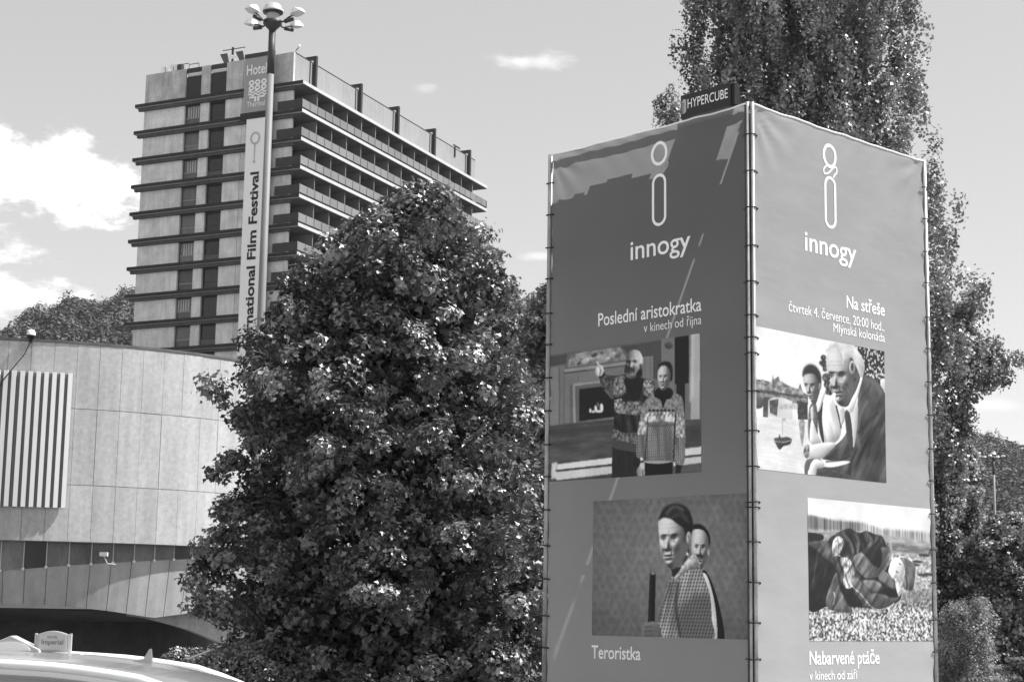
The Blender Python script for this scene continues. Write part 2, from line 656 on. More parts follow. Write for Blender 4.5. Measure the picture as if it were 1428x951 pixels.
# tall poplar behind the tower
b3 = at(1130, 951, 38)
b3[2] = -2.2
rows = [(-330, 1090, 1130), (-260, 1040, 1180), (-160, 990, 1230), (-60, 955, 1270), (0, 945, 1287), (60, 940, 1284), (120, 942, 1286), (180, 944, 1302), (240, 942, 1316),
        (300, 940, 1332), (360, 940, 1342), (420, 940, 1350), (480, 945, 1352), (530, 950, 1348), (580, 960, 1340), (640, 970, 1335), (720, 990, 1322), (800, 1010, 1316), (880, 1040, 1300)]
make_tree('poplar_tree', tuple(b3), 19, prof_px(rows, 38, b3), 2200, .20, 118, .085, (m_poplar, m_bark),
          'very tall poplar rising behind the advertising tower beyond the top of the picture', seed=3, depth=.9, shape=KITE, faces=KITE_F, inner=34000, flat=2.6, cav=.75, cz=.22, scat=.2, wob=.06,
          shell_min=.5, up=.25, n_limb=60, trunk_r=.16)
# side limbs of neighbouring poplars
b4 = at(935, 951, 41)
b4[2] = -2.6
rows = [(128, 928, 944), (145, 914, 950), (175, 912, 956), (230, 905, 965), (330, 900, 985), (460, 900, 990), (640, 900, 990), (800, 905, 985)]
make_tree('young_poplar_tree', tuple(b4), 14, prof_px(rows, 41, b4), 420, .18, 80, .07, (m_poplar, m_bark),
          'young poplar with only its tip above the tower rim, left of the black sign', seed=13, shape=KITE, faces=KITE_F, flat=1.6, wob=.1, trunk_r=.08)
b5 = at(1370, 951, 40)
b5[2] = -2.6
rows = [(396, 1342, 1372), (412, 1330, 1380), (432, 1300, 1378), (452, 1300, 1362), (474, 1300, 1396), (495, 1300, 1420), (520, 1300, 1418), (540, 1300, 1396), (566, 1300, 1364), (610, 1290, 1362), (660, 1290, 1352), (740, 1295, 1345), (880, 1300, 1340)]
make_tree('spreading_poplar_tree', tuple(b5), 11, prof_px(rows, 40, b5), 620, .17, 62, .075, (m_poplar, m_bark),
          'poplar with loose side boughs reaching out to the right of the tower', seed=21, shape=KITE, faces=KITE_F, trunk_r=.07, inner=1500, cav=.8, flat=1.0, wob=.16, depth=.8, n_limb=50)

# trees on the right edge
for i, (bx, D, rows, mt, nc, lab, sd_) in enumerate((
        (1340, 44, [(608, 1325, 1345), (635, 1310, 1358), (670, 1300, 1368), (710, 1295, 1378), (760, 1290, 1390), (830, 1285, 1400), (900, 1285, 1408), (980, 1300, 1400)], m_linden, 250,
         'broad leafy tree rising directly right of the tower, left of the distant lamp mast', 31),
        (1400, 40, [(722, 1385, 1425), (755, 1350, 1452), (800, 1332, 1452), (850, 1330, 1456), (920, 1330, 1456), (990, 1350, 1450)], m_linden, 230,
         'round bushy tree at the right edge of the picture below the wooded hill', 32),
        (1455, 52, [(735, 1430, 1480), (765, 1412, 1530), (800, 1405, 1560), (850, 1405, 1580), (950, 1410, 1570)], m_maple, 170,
         'dark shaded tree cut by the right edge of the picture', 33))):
    b = at(bx, 951, D)
    b[2] = -3
    make_tree('broadleaf_tree', tuple(b), 8, prof_px(rows, D, b), nc * 4, .21, 62, .09, (mt, m_bark), lab, group=None, seed=sd_, shape=KITE, faces=KITE_F, trunk_r=.1, inner=9000, flat=.7, wob=.12)
b = at(1352, 951, 30)
b[2] = 0
rows = [(838, 1322, 1372), (852, 1312, 1392), (885, 1308, 1384), (920, 1305, 1402), (960, 1305, 1398), (1000, 1310, 1392)]
make_tree('feathery_shrub', tuple(b), 2, prof_px(rows, 30, b), 260, .15, 110, .04, (m_pale, m_bark),
          'pale feathery shrub at the lower right beside the edge of the tower', cat='shrub', seed=41, shape=KITE, faces=KITE_F, trunk_r=.04, flat=1.2, wob=.16, cav=.6)
b = at(1425, 951, 27)
b[2] = 0
rows = [(918, 1405, 1450), (935, 1385, 1480), (960, 1370, 1500), (1000, 1380, 1500)]
make_tree('spreading_shrub', tuple(b), 1, prof_px(rows, 27, b), 60, .2, 220, .05, (m_pale, m_bark),
          'low pale shrub with flat layered boughs in the bottom right corner', cat='shrub', seed=42, shape=KITE, faces=KITE_F, trunk_r=.04, flat=.3)
# dark bushes at the lower left behind the car
for i, (cx_, top_, w_, D, sd_, lab) in enumerate(((300, 893, 70, 31, 51, 'dark bush behind the pale handrail at the foot of the maple'),
                                                 (262, 908, 60, 33, 52, 'low dark bush between the car roof and the pale handrail'),
                                                 (345, 905, 80, 25, 53, 'dark bush under the maple right of the car tail'))):
    b = at(cx_, 951, D)
    b[2] = 0
    rows = [(top_, cx_ - w_ * .3, cx_ + w_ * .3), (top_ + 14, cx_ - w_ * .7, cx_ + w_ * .7), (top_ + 40, cx_ - w_, cx_ + w_), (990, cx_ - w_, cx_ + w_)]
    make_tree('dark_bush', tuple(b), 1.5, prof_px(rows, D, b), 70, .22, 150, .06, (m_maple, m_bark), lab, cat='bush', seed=sd_, trunk_r=.03)

# forest on the hill: one mass of small crowns
rng = np.random.default_rng(77)
n = 7000
d_ = 400 + 330 * rng.uniform(0, 1, n) ** .8
a_ = rng.uniform(-24, 24, n)
fx, fy, fz = d_ * np.sin(np.radians(a_)), d_ * np.cos(np.radians(a_)), hill_z(a_, d_)
rr_ = rng.uniform(1.9, 3.3, n)
cen = np.stack([fx, fy, fz + rr_ * .9 + 2], 1)
conif = rng.uniform(0, 1, n) < .18
hh = np.where(conif, 1.9, 1.1)
r3 = np.stack([np.where(conif, rr_ * .5, rr_), np.where(conif, rr_ * .5, rr_), rr_ * hh], 1)
cnt = np.full(n, 56)
C, Nn, S = clump_leaves(cen, r3, cnt, 1.25, up=.6, rng=rng, shell=.85, jit=.3, scat=.0)
S = S * np.repeat(np.where(conif, .7, 1.0), 56)
tn = np.repeat(rng.uniform(.5, 1.5, n) * np.where(conif, .6, 1.0), 56) * rng.uniform(.8, 1.2, n * 56)
tag(link('hillside_forest', leaf_mesh('hillside_forest', C, Nn, S, m_forest, KITE, KITE_F, tone=tn, rng=rng)),
    'mixed wood covering the hill far behind the hotel and the square', 'forest', kind='stuff')

hz = bpy.data.materials.new('haze')
hz.use_nodes = True
hn_, hl_ = hz.node_tree.nodes, hz.node_tree.links
hn_.remove(hn_['Principled BSDF'])
pv = hn_.new('ShaderNodeVolumePrincipled')
pv.inputs['Color'].default_value = (.95, .95, .95, 1)
pv.inputs['Density'].default_value = 0.00007
pv.inputs['Anisotropy'].default_value = 0.3
hl_.new(pv.outputs[0], hn_['Material Output'].inputs['Volume'])
tag(MB().box(-2500, 2500, -2500, 2500, -6, 190).build('haze', hz), kind='stuff')

# ------------------------------------------------------------------ advertising tower
YAW = 0.750705
TC = (2.14390, 15.0, 0.0)
LW, RW, TOP = 2.60, 2.80, 6.235       # left face width (+y local), right face width (+x local)
tower = empty('advertising_tower', TC, YAW, 'tall square scaffold tower wrapped in grey printed banners with film stills', 'advertising tower')


def bulge(a, z, w):
    """shallow billow and wrinkles of the stretched cloth"""
    s = math.sin(math.pi * min(max(a / w, 0), 1))
    t = .006 * s * math.sin(z * 1.1 + a)
    t += .0035 * math.sin(z * 9.1 + 2 * math.sin(a * 3)) * math.exp(-min(a, w - a) * 2.2)
    k = (TOP - z)
    for e_ in (a, w - a):                           # pulls at the straps
        t += .006 * math.exp(-e_ / .10) * math.cos(2 * math.pi * (z - .92) / .335)
    if k < .9:
        q = max(0.0, 1 - k / .75)
        t += q * q * (.005 * math.sin(a * 9 + 1.5 * math.sin(a * 2.2)) + .004 * math.sin((a + k * .8) * 23))
    for (cx, sgn) in ((0.0, 1), (w, -1)):           # folds that radiate from the top corners
        dx, dz = abs(a - cx), k
        rr = math.hypot(dx, dz)
        if rr < .75:
            an = math.atan2(dz, dx)
            t += (1 - rr / .75) ** 1.0 * .016 * math.sin(an * 13) * min(1, rr * 6)
    return t


def LF(off):
    return lambda u, z: (-off - bulge(u, z, LW), u, z)


def RF(off):
    return lambda x, z: (x, -off - bulge(x, z, RW), z)


def cloth(name, fn, w, m, a0, a1, z0, z1, nx, nz, parent, label=None, sag=True):
    vs, fs = [], []
    for j in range(nz + 1):
        for i in range(nx + 1):
            a = a0 + (a1 - a0) * i / nx
            z = z0 + (z1 - z0) * j / nz
            if sag and j == nz:
                z -= .014 * abs(math.sin(a / w * math.pi * 4)) * .5 + .008 * math.sin(a / w * math.pi)
            vs.append(fn(a, z))
    for j in range(nz):
        for i in range(nx):
            k = j * (nx + 1) + i
            fs.append((k, k + 1, k + nx + 2, k + nx + 1))
    me = bpy.data.meshes.new(name)
    me.from_pydata(vs, [], fs)
    me.materials.append(m)
    me.shade_smooth()
    return link(name, me, parent, label=label)


def banner_mat(name, lo, hi, trans):
    """printed cloth: a tone that runs from hi at the foot to lo at the top, as printed"""
    m = bpy.data.materials.new(name)
    m.use_nodes = True
    n, l = m.node_tree.nodes, m.node_tree.links
    p = n['Principled BSDF']
    p.inputs['Roughness'].default_value = .55
    p.inputs['Specular IOR Level'].default_value = .25
    tcn = n.new('ShaderNodeTexCoord')
    sx = n.new('ShaderNodeSeparateXYZ')
    l.new(tcn.outputs['Object'], sx.inputs[0])
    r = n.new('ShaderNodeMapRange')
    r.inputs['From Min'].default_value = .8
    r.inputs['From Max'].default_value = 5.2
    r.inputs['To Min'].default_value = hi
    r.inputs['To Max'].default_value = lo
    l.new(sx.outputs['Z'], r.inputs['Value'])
    nz = n.new('ShaderNodeTexNoise')
    nz.inputs['Scale'].default_value = 1.3
    nz.inputs['Detail'].default_value = 4
    l.new(tcn.outputs['Object'], nz.inputs['Vector'])
    r2 = n.new('ShaderNodeMapRange')
    r2.inputs['To Min'].default_value = .88
    r2.inputs['To Max'].default_value = 1.12
    l.new(nz.outputs['Fac'], r2.inputs['Value'])
    mu = n.new('ShaderNodeMath')
    mu.operation = 'MULTIPLY'
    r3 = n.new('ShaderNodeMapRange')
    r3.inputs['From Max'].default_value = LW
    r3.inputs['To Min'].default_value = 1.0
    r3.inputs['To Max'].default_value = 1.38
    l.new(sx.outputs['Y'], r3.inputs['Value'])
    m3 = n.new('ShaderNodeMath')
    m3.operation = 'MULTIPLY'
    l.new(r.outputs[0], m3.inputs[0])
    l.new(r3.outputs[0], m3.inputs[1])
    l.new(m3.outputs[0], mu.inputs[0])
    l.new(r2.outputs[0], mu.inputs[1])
    cc = n.new('ShaderNodeCombineColor')
    for i in range(3):
        l.new(mu.outputs[0], cc.inputs[i])
    l.new(cc.outputs[0], p.inputs['Base Color'])
    wv = n.new('ShaderNodeTexNoise')
    wv.inputs['Scale'].default_value = 1.3
    wv.inputs['Detail'].default_value = 3
    mpp = n.new('ShaderNodeMapping')
    mpp.inputs['Scale'].default_value = (1, 1, 2.2)
    l.new(tcn.outputs['Object'], mpp.inputs[0])
    l.new(mpp.outputs[0], wv.inputs['Vector'])
    b = n.new('ShaderNodeBump')
    b.inputs['Strength'].default_value = .45
    b.inputs['Distance'].default_value = .03
    l.new(wv.outputs['Fac'], b.inputs['Height'])
    l.new(b.outputs[0], p.inputs['Normal'])
    t = n.new('ShaderNodeBsdfTranslucent')
    t.inputs['Color'].default_value = (.9, .9, .9, 1)
    mx = n.new('ShaderNodeMixShader')
    mx.inputs[0].default_value = trans
    l.new(p.outputs[0], mx.inputs[1])
    l.new(t.outputs[0], mx.inputs[2])
    l.new(mx.outputs[0], n['Material Output'].inputs[0])
    return m


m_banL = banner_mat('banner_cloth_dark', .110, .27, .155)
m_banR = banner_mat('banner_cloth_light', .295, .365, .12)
m_white = mat('white_print', .88, .5, .2)
m_faint = mat('faint_print', .34, .5, .2)
m_faintR = mat('faint_print_pale', .66, .5, .2)
m_steel = mat('galvanised_tube', .36, .45, .5, metal=.4, noise=.35, scale=5, stretch=(1, 1, .5))
m_black = mat('black_strap', .015, .6, .3)
m_hem = mat('white_hem', .8, .6, .2)

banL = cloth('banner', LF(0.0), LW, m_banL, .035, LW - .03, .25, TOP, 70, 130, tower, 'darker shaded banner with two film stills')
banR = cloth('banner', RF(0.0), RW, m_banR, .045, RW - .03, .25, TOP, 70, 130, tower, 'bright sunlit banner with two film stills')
# rear banners
m_banB = mat('plain_grey_cloth', .2, .6, .2)
MB().box(.04, RW - .04, LW - .004, LW, .25, TOP).build('banner', m_banB, tower, label='plain rear banner')
MB().box(RW - .004, RW, .04, LW - .04, .25, TOP).build('banner', m_banB, tower, label='plain rear banner')
# roof sheet inside the tower with a gap through which the sun falls on the back of the dark banner
H = 6.19
m_deck = mat('roof_sheet', .25, .8, .2)
rs = MB()


def sheet(x0, x1, y0, y1):
    rs.box(x0, x1, y0, y1, H, H + .004)


rs.box(.012, .06, .012, LW - .01, H, H + .004)                       # strip along the dark banner
# beyond the strip: the jagged far edge of the gap  (y range, x where the sheet starts again)
for (y0, y1, x1) in ((.012, .022, .06), (.21, .85, .06), (.85, 1.02, .245), (1.02, 1.28, .215), (1.28, 1.62, .19), (1.62, 1.85, .205),
                     (1.85, 1.90, .25), (1.90, 2.05, .235), (2.05, 2.28, .25), (2.28, 2.59, .262)):
    sheet(x1, RW - .01, y0, y1)
sheet(.235, RW - .01, .048, .21)
for (x0, x1) in ((.06, .10), (.36, .60), (.66, .72), (1.62, 1.66), (2.36, 2.46)):   # places where the slit is closed
    sheet(x0, x1, .022, .048)
rs.build('roof_sheet', m_deck, tower)

# hems (rolled white top edge)
for fn, w in ((LF, LW), (RF, RW)):
    pts = []
    for i in range(41):
        a = .02 + (w - .04) * i / 40
        z = TOP - .014 * abs(math.sin(a / w * math.pi * 4)) * .5 - .008 * math.sin(a / w * math.pi) + .002
        pts.append(fn(.003)(a, z))
    MB().tube(pts, .009, 6).build('hem', m_hem, tower, smooth=True)

# corner tubes
for (x, y, r) in ((-.022, .016, .017), (.012, -.014, .018), (.0, LW + .005, .024), (RW + .005, 0, .024), (RW, LW, .024)):
    MB().tube([(x, y, 0.0), (x, y, TOP + .01)], r, 14).build('pole', m_steel, tower, smooth=True)
MB().tube([(-.038, .026, 0.0), (-.038, .026, TOP - .02)], .010, 8).build('cable', mat('dark_cable', .04, .5), tower, smooth=True)
for z in (.4, 2.2, 4.0):
    for (a, b) in (((.10, .06, z), (.10, LW - .06, z)), ((RW - .07, .06, z), (RW - .07, LW - .06, z)), ((.1, .08, z + .05), (RW - .1, .08, z + .05)), ((.1, LW - .08, z + .05), (RW - .1, LW - .08, z + .05))):
        MB().tube([a, b], .024, 8).build('ledger', m_steel, tower, smooth=True)

# straps that tie the banners to the corner tubes
def strap_mesh(kind):
    b = MB()
    n = 10
    if kind == 'corner':
        pts = [(.055, -.018, 0), (.02, -.036, .002), (-.012, -.040, 0), (-.036, -.022, 0), (-.048, .01, -.002), (-.026, .045, 0), (-.018, .062, .004)]
    elif kind == 'left':
        pts = [(-.016, -.05, 0), (-.03, -.01, 0), (-.034, .02, 0), (-.012, .04, .003), (.02, .036, 0)]
    else:
        pts = [(-.05, -.016, 0), (-.01, -.030, 0), (.02, -.034, 0), (.04, -.012, .003), (.036, .02, 0)]
    b.tube(spline(pts, 3), .0065, 5)
    b.tube([pts[0], (pts[0][0] * 1.25, pts[0][1] * 1.25, -.006)], .009, 5)
    return b.mesh('strap', m_black, smooth=True)


sm = {k: strap_mesh(k) for k in ('corner', 'left', 'right')}
ZC = [5.94, 5.595, 5.257, 4.905, 4.575, 4.27, 4.07, 3.925, 3.585, 3.233, 2.915, 2.60, 2.555, 2.253, 1.90, 1.553, 1.24, .92, .6]
for z in ZC:
    link('strap', sm['corner'], tower, (0, 0, z), (rad(random.uniform(-3, 3)), rad(random.uniform(-4, 4)), rad(random.uniform(-6, 6))))
for i in range(17):
    z = 5.93 - i * .333 + random.uniform(-.02, .02)
    link('strap', sm['left'], tower, (0, LW, z))
    link('strap', sm['right'], tower, (RW, 0, z + .02))
m_eye = mat('eyelet', .12, .4, .5, metal=.6)
eye_m = MB().tube([(0, 0, 0), (0, -.004, 0)], .010, 10).mesh('eyelet', m_eye)
for z in ZC:
    link('eyelet', eye_m, tower, (-.0, .085, z), (0, 0, rad(-90)))
    link('eyelet', eye_m, tower, (.085, -.002, z))

# concrete feet
for (x, y) in ((0, 0), (0, LW), (RW, 0), (RW, LW)):
    MB().box(x - .25, x + .25, y - .25, y + .25, 0, .2).build('ballast_block', mat('ballast_concrete', .4, .8, noise=.2), tower)

# print: emblem and word
def emblem(face, c, parent, m_main, m_weak):
    fn = (LF if face == 'L' else RF)(.003)
    sg = -1 if face == 'L' else 1          # reading direction along the face coordinate

    def put(pts, w, closed, m, nm):
        v, f = ribbon(pts, w, closed)
        MB().add([fn(c + sg * p[0], p[1]) for p in v], f).build(nm, m, parent)
    th = np.linspace(0, 2 * math.pi, 40, endpoint=False)
    zc, rx, rz = 5.973, .090, .105
    put([(rx * math.cos(t), zc + rz * math.sin(t)) for t in th], .031, True, m_main, 'emblem_ring')
    hw, z0, z1 = .077, 5.275, 5.758
    cap = [(hw * math.cos(t), z1 - hw + hw * math.sin(t)) for t in np.linspace(0, math.pi, 14)]
    cup = [(hw * math.cos(t), z0 + hw + hw * math.sin(t)) for t in np.linspace(math.pi, 2 * math.pi, 14)]
    put(cap + cup, .028, True, m_main, 'emblem_pill')
    lp = spline([(-.055, 5.868), (-.098, 5.825), (-.085, 5.785), (-.02, 5.805), (.05, 5.862), (.10, 5.878), (.108, 5.835), (.07, 5.795), (.05, 5.768)], 6)
    put(lp, .020, False, m_weak, 'emblem_loop')


emblem('L', 1.108, banL, m_white, m_faint)
emblem('R', 1.190, banR, m_white, m_faintR)


def write(face, txt, left, right, base, asc, off=0.0):
    fn = (LF if face == 'L' else RF)(.003)
    if face == 'L':
        lettering(txt, (left, base, 0), (-1, 0, 0), (0, 1, 0), left - right, asc, m_white, banL, off, fn=lambda a, b, c_: fn(a, b))
    else:
        lettering(txt, (left, base, 0), (1, 0, 0), (0, 1, 0), right - left, asc, m_white, banR, off, fn=lambda a, b, c_: fn(a, b))


write('L', 'innogy', 1.477, .719, 4.982, .185, .008)
write('L', 'Poslední aristokratka', 1.904, .590, 4.383, .125, .008)
write('L', 'v kinech od října', 1.305, .590, 4.258, .085, -.004)
write('L', 'Teroristka', 1.966, 1.328, 1.195, .118, .014)
write('R', 'innogy', .790, 1.593, 4.990, .185, .008)
write('R', 'Na střeše', 1.429, 2.050, 4.530, .118, .010)
write('R', 'čtvrtek 4. července, 20:00 hod.,', .540, 2.036, 4.378, .090, -.004)
write('R', 'Mlýnská kolonáda', 1.217, 2.043, 4.270, .085, -.004)
write('R', 'Nabarvené ptáče', .779, 1.860, 1.190, .118, .010)
write('R', 'v kinech od září', .775, 1.500, 1.052, .082, -.004)

# black box sign on the rim
sg = empty('box_sign', (0, 0, 0), YAW, 'black box sign with white HYPERCUBE lettering on the top rim of the tower', 'sign')
sg.location = Vector(TC) + Matrix.Rotation(YAW, 3, 'Z') @ Vector((-.03, .51, TOP + .015))
m_sign = mat('black_sign_face', .02, .45, .4)
MB().box(0, .09, -.305, .305, 0, .225).build('cabinet', m_sign, sg, bevel=.004)
MB().box(.01, .08, -.345, -.309, .01, .215).build('end_cap', mat('sign_end', .03, .8, .1), sg)
lettering('HYPERCUBE', (-.004, .215, .082), (0, -1, 0), (0, 0, 1), .49, .088, m_white, sg, .002)
m_cubes = [mat('sign_cube_light', .42), mat('sign_cube_mid', .22), mat('sign_cube_dark', .28)]
cx_, cz_ = .262, .11
hexa = [(cx_ + .03, .045), (cx_ + .03, .16), (cx_, .183), (cx_ - .03, .17), (cx_ - .03, .055), (cx_, .035)]
mid = (cx_ + .0, .148)
for k, poly in enumerate((((hexa[1]), hexa[2], hexa[3], mid), (hexa[0], hexa[1], mid, hexa[5]), (hexa[5], mid, hexa[3], hexa[4]))):
    MB().add([(-.004, y, z) for y, z in poly], [(0, 1, 2, 3)]).build('emblem_face', m_cubes[(0, 1, 0)[k]], sg)

# ------------------------------------------------------------------ film stills (flat print, painted into a colour attribute)
class Paint:
    def __init__(s, W, Hh, quad, seed):
        s.S, s.W, s.H = 2, W, Hh
        s.w, s.h = W * 2, Hh * 2
        s.im = np.full((s.h, s.w), .5)
        s.light = (-.6, -.7)
        s.relief = .11
        s.rng = np.random.default_rng(seed)
        src = np.array(quad, float)
        dst = np.array([(0, 0), (s.w, 0), (s.w, s.h), (0, s.h)], float)
        A, b = [], []
        for (x, y), (X, Y) in zip(src, dst):
            A.append([x, y, 1, 0, 0, 0, -X * x, -X * y])
            b.append(X)
            A.append([0, 0, 0, x, y, 1, -Y * x, -Y * y])
            b.append(Y)
        h = np.linalg.solve(np.array(A), np.array(b))
        s.M = np.append(h, 1).reshape(3, 3)
        s.yy, s.xx = np.mgrid[0:s.h, 0:s.w] + .5

    def T(s, pts):
        p = np.array(pts, float)
        q = np.c_[p, np.ones(len(p))] @ s.M.T
        return q[:, :2] / q[:, 2:]

    def noise(s, cx, cy, oct_=3):
        """smooth value noise, cell size cx, cy canvas px"""
        out, amp, tot = np.zeros((s.h, s.w)), 1.0, 0
        for o in range(oct_):
            gx, gy = max(int(s.w / cx) + 3, 3), max(int(s.h / cy) + 3, 3)
            g = s.rng.uniform(0, 1, (gy, gx))
            u, v = s.xx / cx, s.yy / cy
            i, j = np.minimum(u.astype(int), gx - 2), np.minimum(v.astype(int), gy - 2)
            fu, fv = u - i, v - j
            fu, fv = fu * fu * (3 - 2 * fu), fv * fv * (3 - 2 * fv)
            out += amp * ((g[j, i] * (1 - fu) + g[j, i + 1] * fu) * (1 - fv) + (g[j + 1, i] * (1 - fu) + g[j + 1, i + 1] * fu) * fv)
            tot += amp
            amp *= .5
            cx, cy = max(cx / 2, 1.5), max(cy / 2, 1.5)
        return out / tot

    def blur(s, a, r):
        if r <= 0:
            return a
        k = int(r * 2.5) + 1
        w = np.exp(-np.arange(-k, k + 1) ** 2 / (2 * r * r))
        w /= w.sum()
        for ax in (0, 1):
            p = np.pad(a, [(k, k) if i == ax else (0, 0) for i in (0, 1)], mode='edge')
            o = np.zeros_like(a)
            n = a.shape[ax]
            for i, wi in enumerate(w):
                o += wi * (p[i:i + n] if ax == 0 else p[:, i:i + n])
            a = o
        return a

    def mask(s, pts, smooth=True):
        q = s.T(pts)
        if smooth:
            q = spline(q, 5, True)
        m = np.zeros((s.h, s.w), bool)
        y0, y1 = int(max(q[:, 1].min() - 1, 0)), int(min(q[:, 1].max() + 2, s.h))
        x0, x1 = int(max(q[:, 0].min() - 1, 0)), int(min(q[:, 0].max() + 2, s.w))
        if y1 <= y0 or x1 <= x0:
            return m.astype(float)
        X, Y = s.xx[y0:y1, x0:x1], s.yy[y0:y1, x0:x1]
        sub = np.zeros(X.shape, bool)
        n = len(q)
        for i in range(n):
            ax, ay = q[i]
            bx, by = q[(i + 1) % n]
            if ay == by:
                continue
            c = ((ay > Y) != (by > Y)) & (X < (bx - ax) * (Y - ay) / (by - ay) + ax)
            sub ^= c
        m[y0:y1, x0:x1] = sub
        return m.astype(float)

    def poly(s, pts, v, bl=.7, al=1.0, smooth=True, tex=None, inside=None, rel=None):
        m = s.mask(pts, smooth)
        m = s.blur(m, bl * .6) * al
        if inside is not None:
            m = m * inside
        val = v if tex is None else v * tex
        s.im = s.im * (1 - m) + val * m
        if rel is None:
            q = s.T(pts)
            d = min(np.ptp(q[:, 0]), np.ptp(q[:, 1]))
            rel = s.relief if (smooth and d > 9 and inside is None and al == 1.0) else 0
        if rel:                                     # soft modelling of rounded forms
            q = s.T(pts)
            r = max(1.5, .16 * min(np.ptp(q[:, 0]), np.ptp(q[:, 1]), 70))
            b = s.blur(m, r)
            gy, gx = np.gradient(b)
            s.im = np.clip(s.im * (1 + rel * 3.2 * r * 2.2 * (gx * -s.light[0] * -1 + gy * s.light[1]) * -1 * (m > .3)), .01, 1.1)
        return m

    def face(s, m, cx, cy, w, h, turn, roll, base, li, age=.5, hard=1.0, mouth=.52, smile=0.0, brow=.16, contrast=1.0):
        """paints a head lit from direction li into mask m; cx, cy, w, h in source px (half sizes); turn -1..1; roll in radians"""
        c0, c1 = s.T([(cx, cy)])[0], s.T([(cx + w, cy)])[0]
        c2 = s.T([(cx, cy + h)])[0]
        W, Hh = np.linalg.norm(c1 - c0), np.linalg.norm(c2 - c0)
        X, Y = s.xx - c0[0], s.yy - c0[1]
        u = (X * math.cos(roll) + Y * math.sin(roll)) / W
        v = (-X * math.sin(roll) + Y * math.cos(roll)) / Hh
        G = lambda a, b, sa, sb: np.exp(-((u - a) / sa) ** 2 - ((v - b) / sb) ** 2)
        t = turn
        k = math.sqrt(1 - .45 * t * t)
        un = .50 * t
        e1, e2 = un * .75 - .36 * k, un * .75 + .36 * k
        z = 1.05 * np.sqrt(np.clip(1.12 - (u * .95) ** 2 - (v * .78) ** 2, .02, 2))
        z += .07 * G(e1, -.20, .24, .09) + .07 * G(e2, -.20, .24, .09) + .05 * G(un, -.25, .2, .1)
        z -= .13 * G(e1, -.02, .17, .10) + .13 * G(e2, -.02, .17, .10)
        z += .05 * G(e1, -.02, .10, .055) + .05 * G(e2, -.02, .10, .055)
        ridge = np.clip((v + .15) / .42, 0, 1) * (v < .30) + np.exp(-((v - .30) / .06) ** 2) * (v >= .30)
        z += .24 * ridge * np.exp(-((u - un - .10 * t * ridge) / (.10 + .05 * ridge)) ** 2)
        z += .07 * G(e1 - .06, .22, .22, .17) + .07 * G(e2 + .06, .22, .22, .17)
        z -= .05 * age * (np.exp(-((u - un - .24 - .16 * (v - .3)) / .045) ** 2) + np.exp(-((u - un + .24 + .16 * (v - .3)) / .045) ** 2)) * np.exp(-((v - .42) / .16) ** 2)
        z += .07 * G(un * .9, mouth - .05, .20, .05) + .07 * G(un * .9, mouth + .07, .17, .05) - .07 * G(un * .9, mouth + .01 - smile * 0, .24, .018)
        z -= .05 * G(un * .9, mouth + .16, .16, .05)
        z += .09 * G(un * .8, .82, .20, .13)
        z -= .012 * age * np.sin(v * 46) * G(un, -.48, .45, .14)
        gy, gx = np.gradient(z)
        gx, gy = gx * W * 1.0, gy * Hh * 1.0
        nn = np.sqrt(gx ** 2 + gy ** 2 + .55)
        L = np.array(li, float)
        L /= np.linalg.norm(L)
        lam = (-gx * L[0] - gy * L[1] + .742 * L[2]) / nn
        sh = .30 + .95 * np.clip(lam, 0, 1) ** (1.1 * contrast)
        alb = np.ones_like(u)
        for e in (e1, e2):
            alb *= 1 - .80 * hard * G(e, -.015, .075, .032) ** 2 * 1.0
            alb *= 1 - .55 * hard * np.exp(-((u - e) / .15) ** 4) * np.exp(-((v + .05 + .12 * (u - e) ** 2) / .018) ** 2)
            alb *= 1 - .60 * hard * np.exp(-((u - e) / brow) ** 4) * np.exp(-((v + .19 - .5 * (u - e) ** 2) / .032) ** 2)
            alb *= 1 + .10 * G(e + .08, .0, .04, .03)
        alb *= 1 - .35 * G(un - .09, .345, .04, .025) - .35 * G(un + .09, .345, .04, .025)
        alb *= 1 - .22 * G(un * .9, mouth, .20, .07)
        cv = smile * .9 * (u - un * .9) ** 2
        alb *= 1 - .55 * hard * np.exp(-((u - un * .9) / .21) ** 4) * np.exp(-((v - mouth + cv) / .016) ** 2)
        val = base * sh * alb * (.96 + .08 * s.noise(3, 3, 1))
        mm = np.clip(m, 0, 1)
        s.im = s.im * (1 - mm) + np.clip(val, .02, .99) * mm

    def folds(s, m, ang, length, width, amp):
        """creases of cloth: stretched noise turned by ang"""
        c, n = math.cos(ang), math.sin(ang)
        u = s.xx * c + s.yy * n
        v = -s.xx * n + s.yy * c
        g = s.rng.uniform(-1, 1, (160, 160))
        out = 0
        for k, a in ((1, 1.0), (2, .6)):
            i, j = (u / length * k + 60), (v / width * k + 60)
            i0, j0 = i.astype(int) % 159, j.astype(int) % 159
            fi, fj = i - np.floor(i), j - np.floor(j)
            fi, fj = fi * fi * (3 - 2 * fi), fj * fj * (3 - 2 * fj)
            out = out + a * ((g[j0, i0] * (1 - fi) + g[j0, i0 + 1] * fi) * (1 - fj) + (g[j0 + 1, i0] * (1 - fi) + g[j0 + 1, i0 + 1] * fi) * fj)
        s.im = np.clip(s.im * (1 + amp * out * np.clip(m, 0, 1)), .01, 1.1)

    def rect(s, x0, y0, x1, y1, v, **k):
        return s.poly([(x0, y0), (x1, y0), (x1, y1), (x0, y1)], v, smooth=False, **k)

    def ell(s, cx, cy, rx, ry, v, rot=0, **k):
        c, n = math.cos(rot), math.sin(rot)
        return s.poly([(cx + rx * math.cos(t) * c - ry * math.sin(t) * n, cy + rx * math.cos(t) * n + ry * math.sin(t) * c)
                       for t in np.linspace(0, 2 * math.pi, 16, endpoint=False)], v, **k)

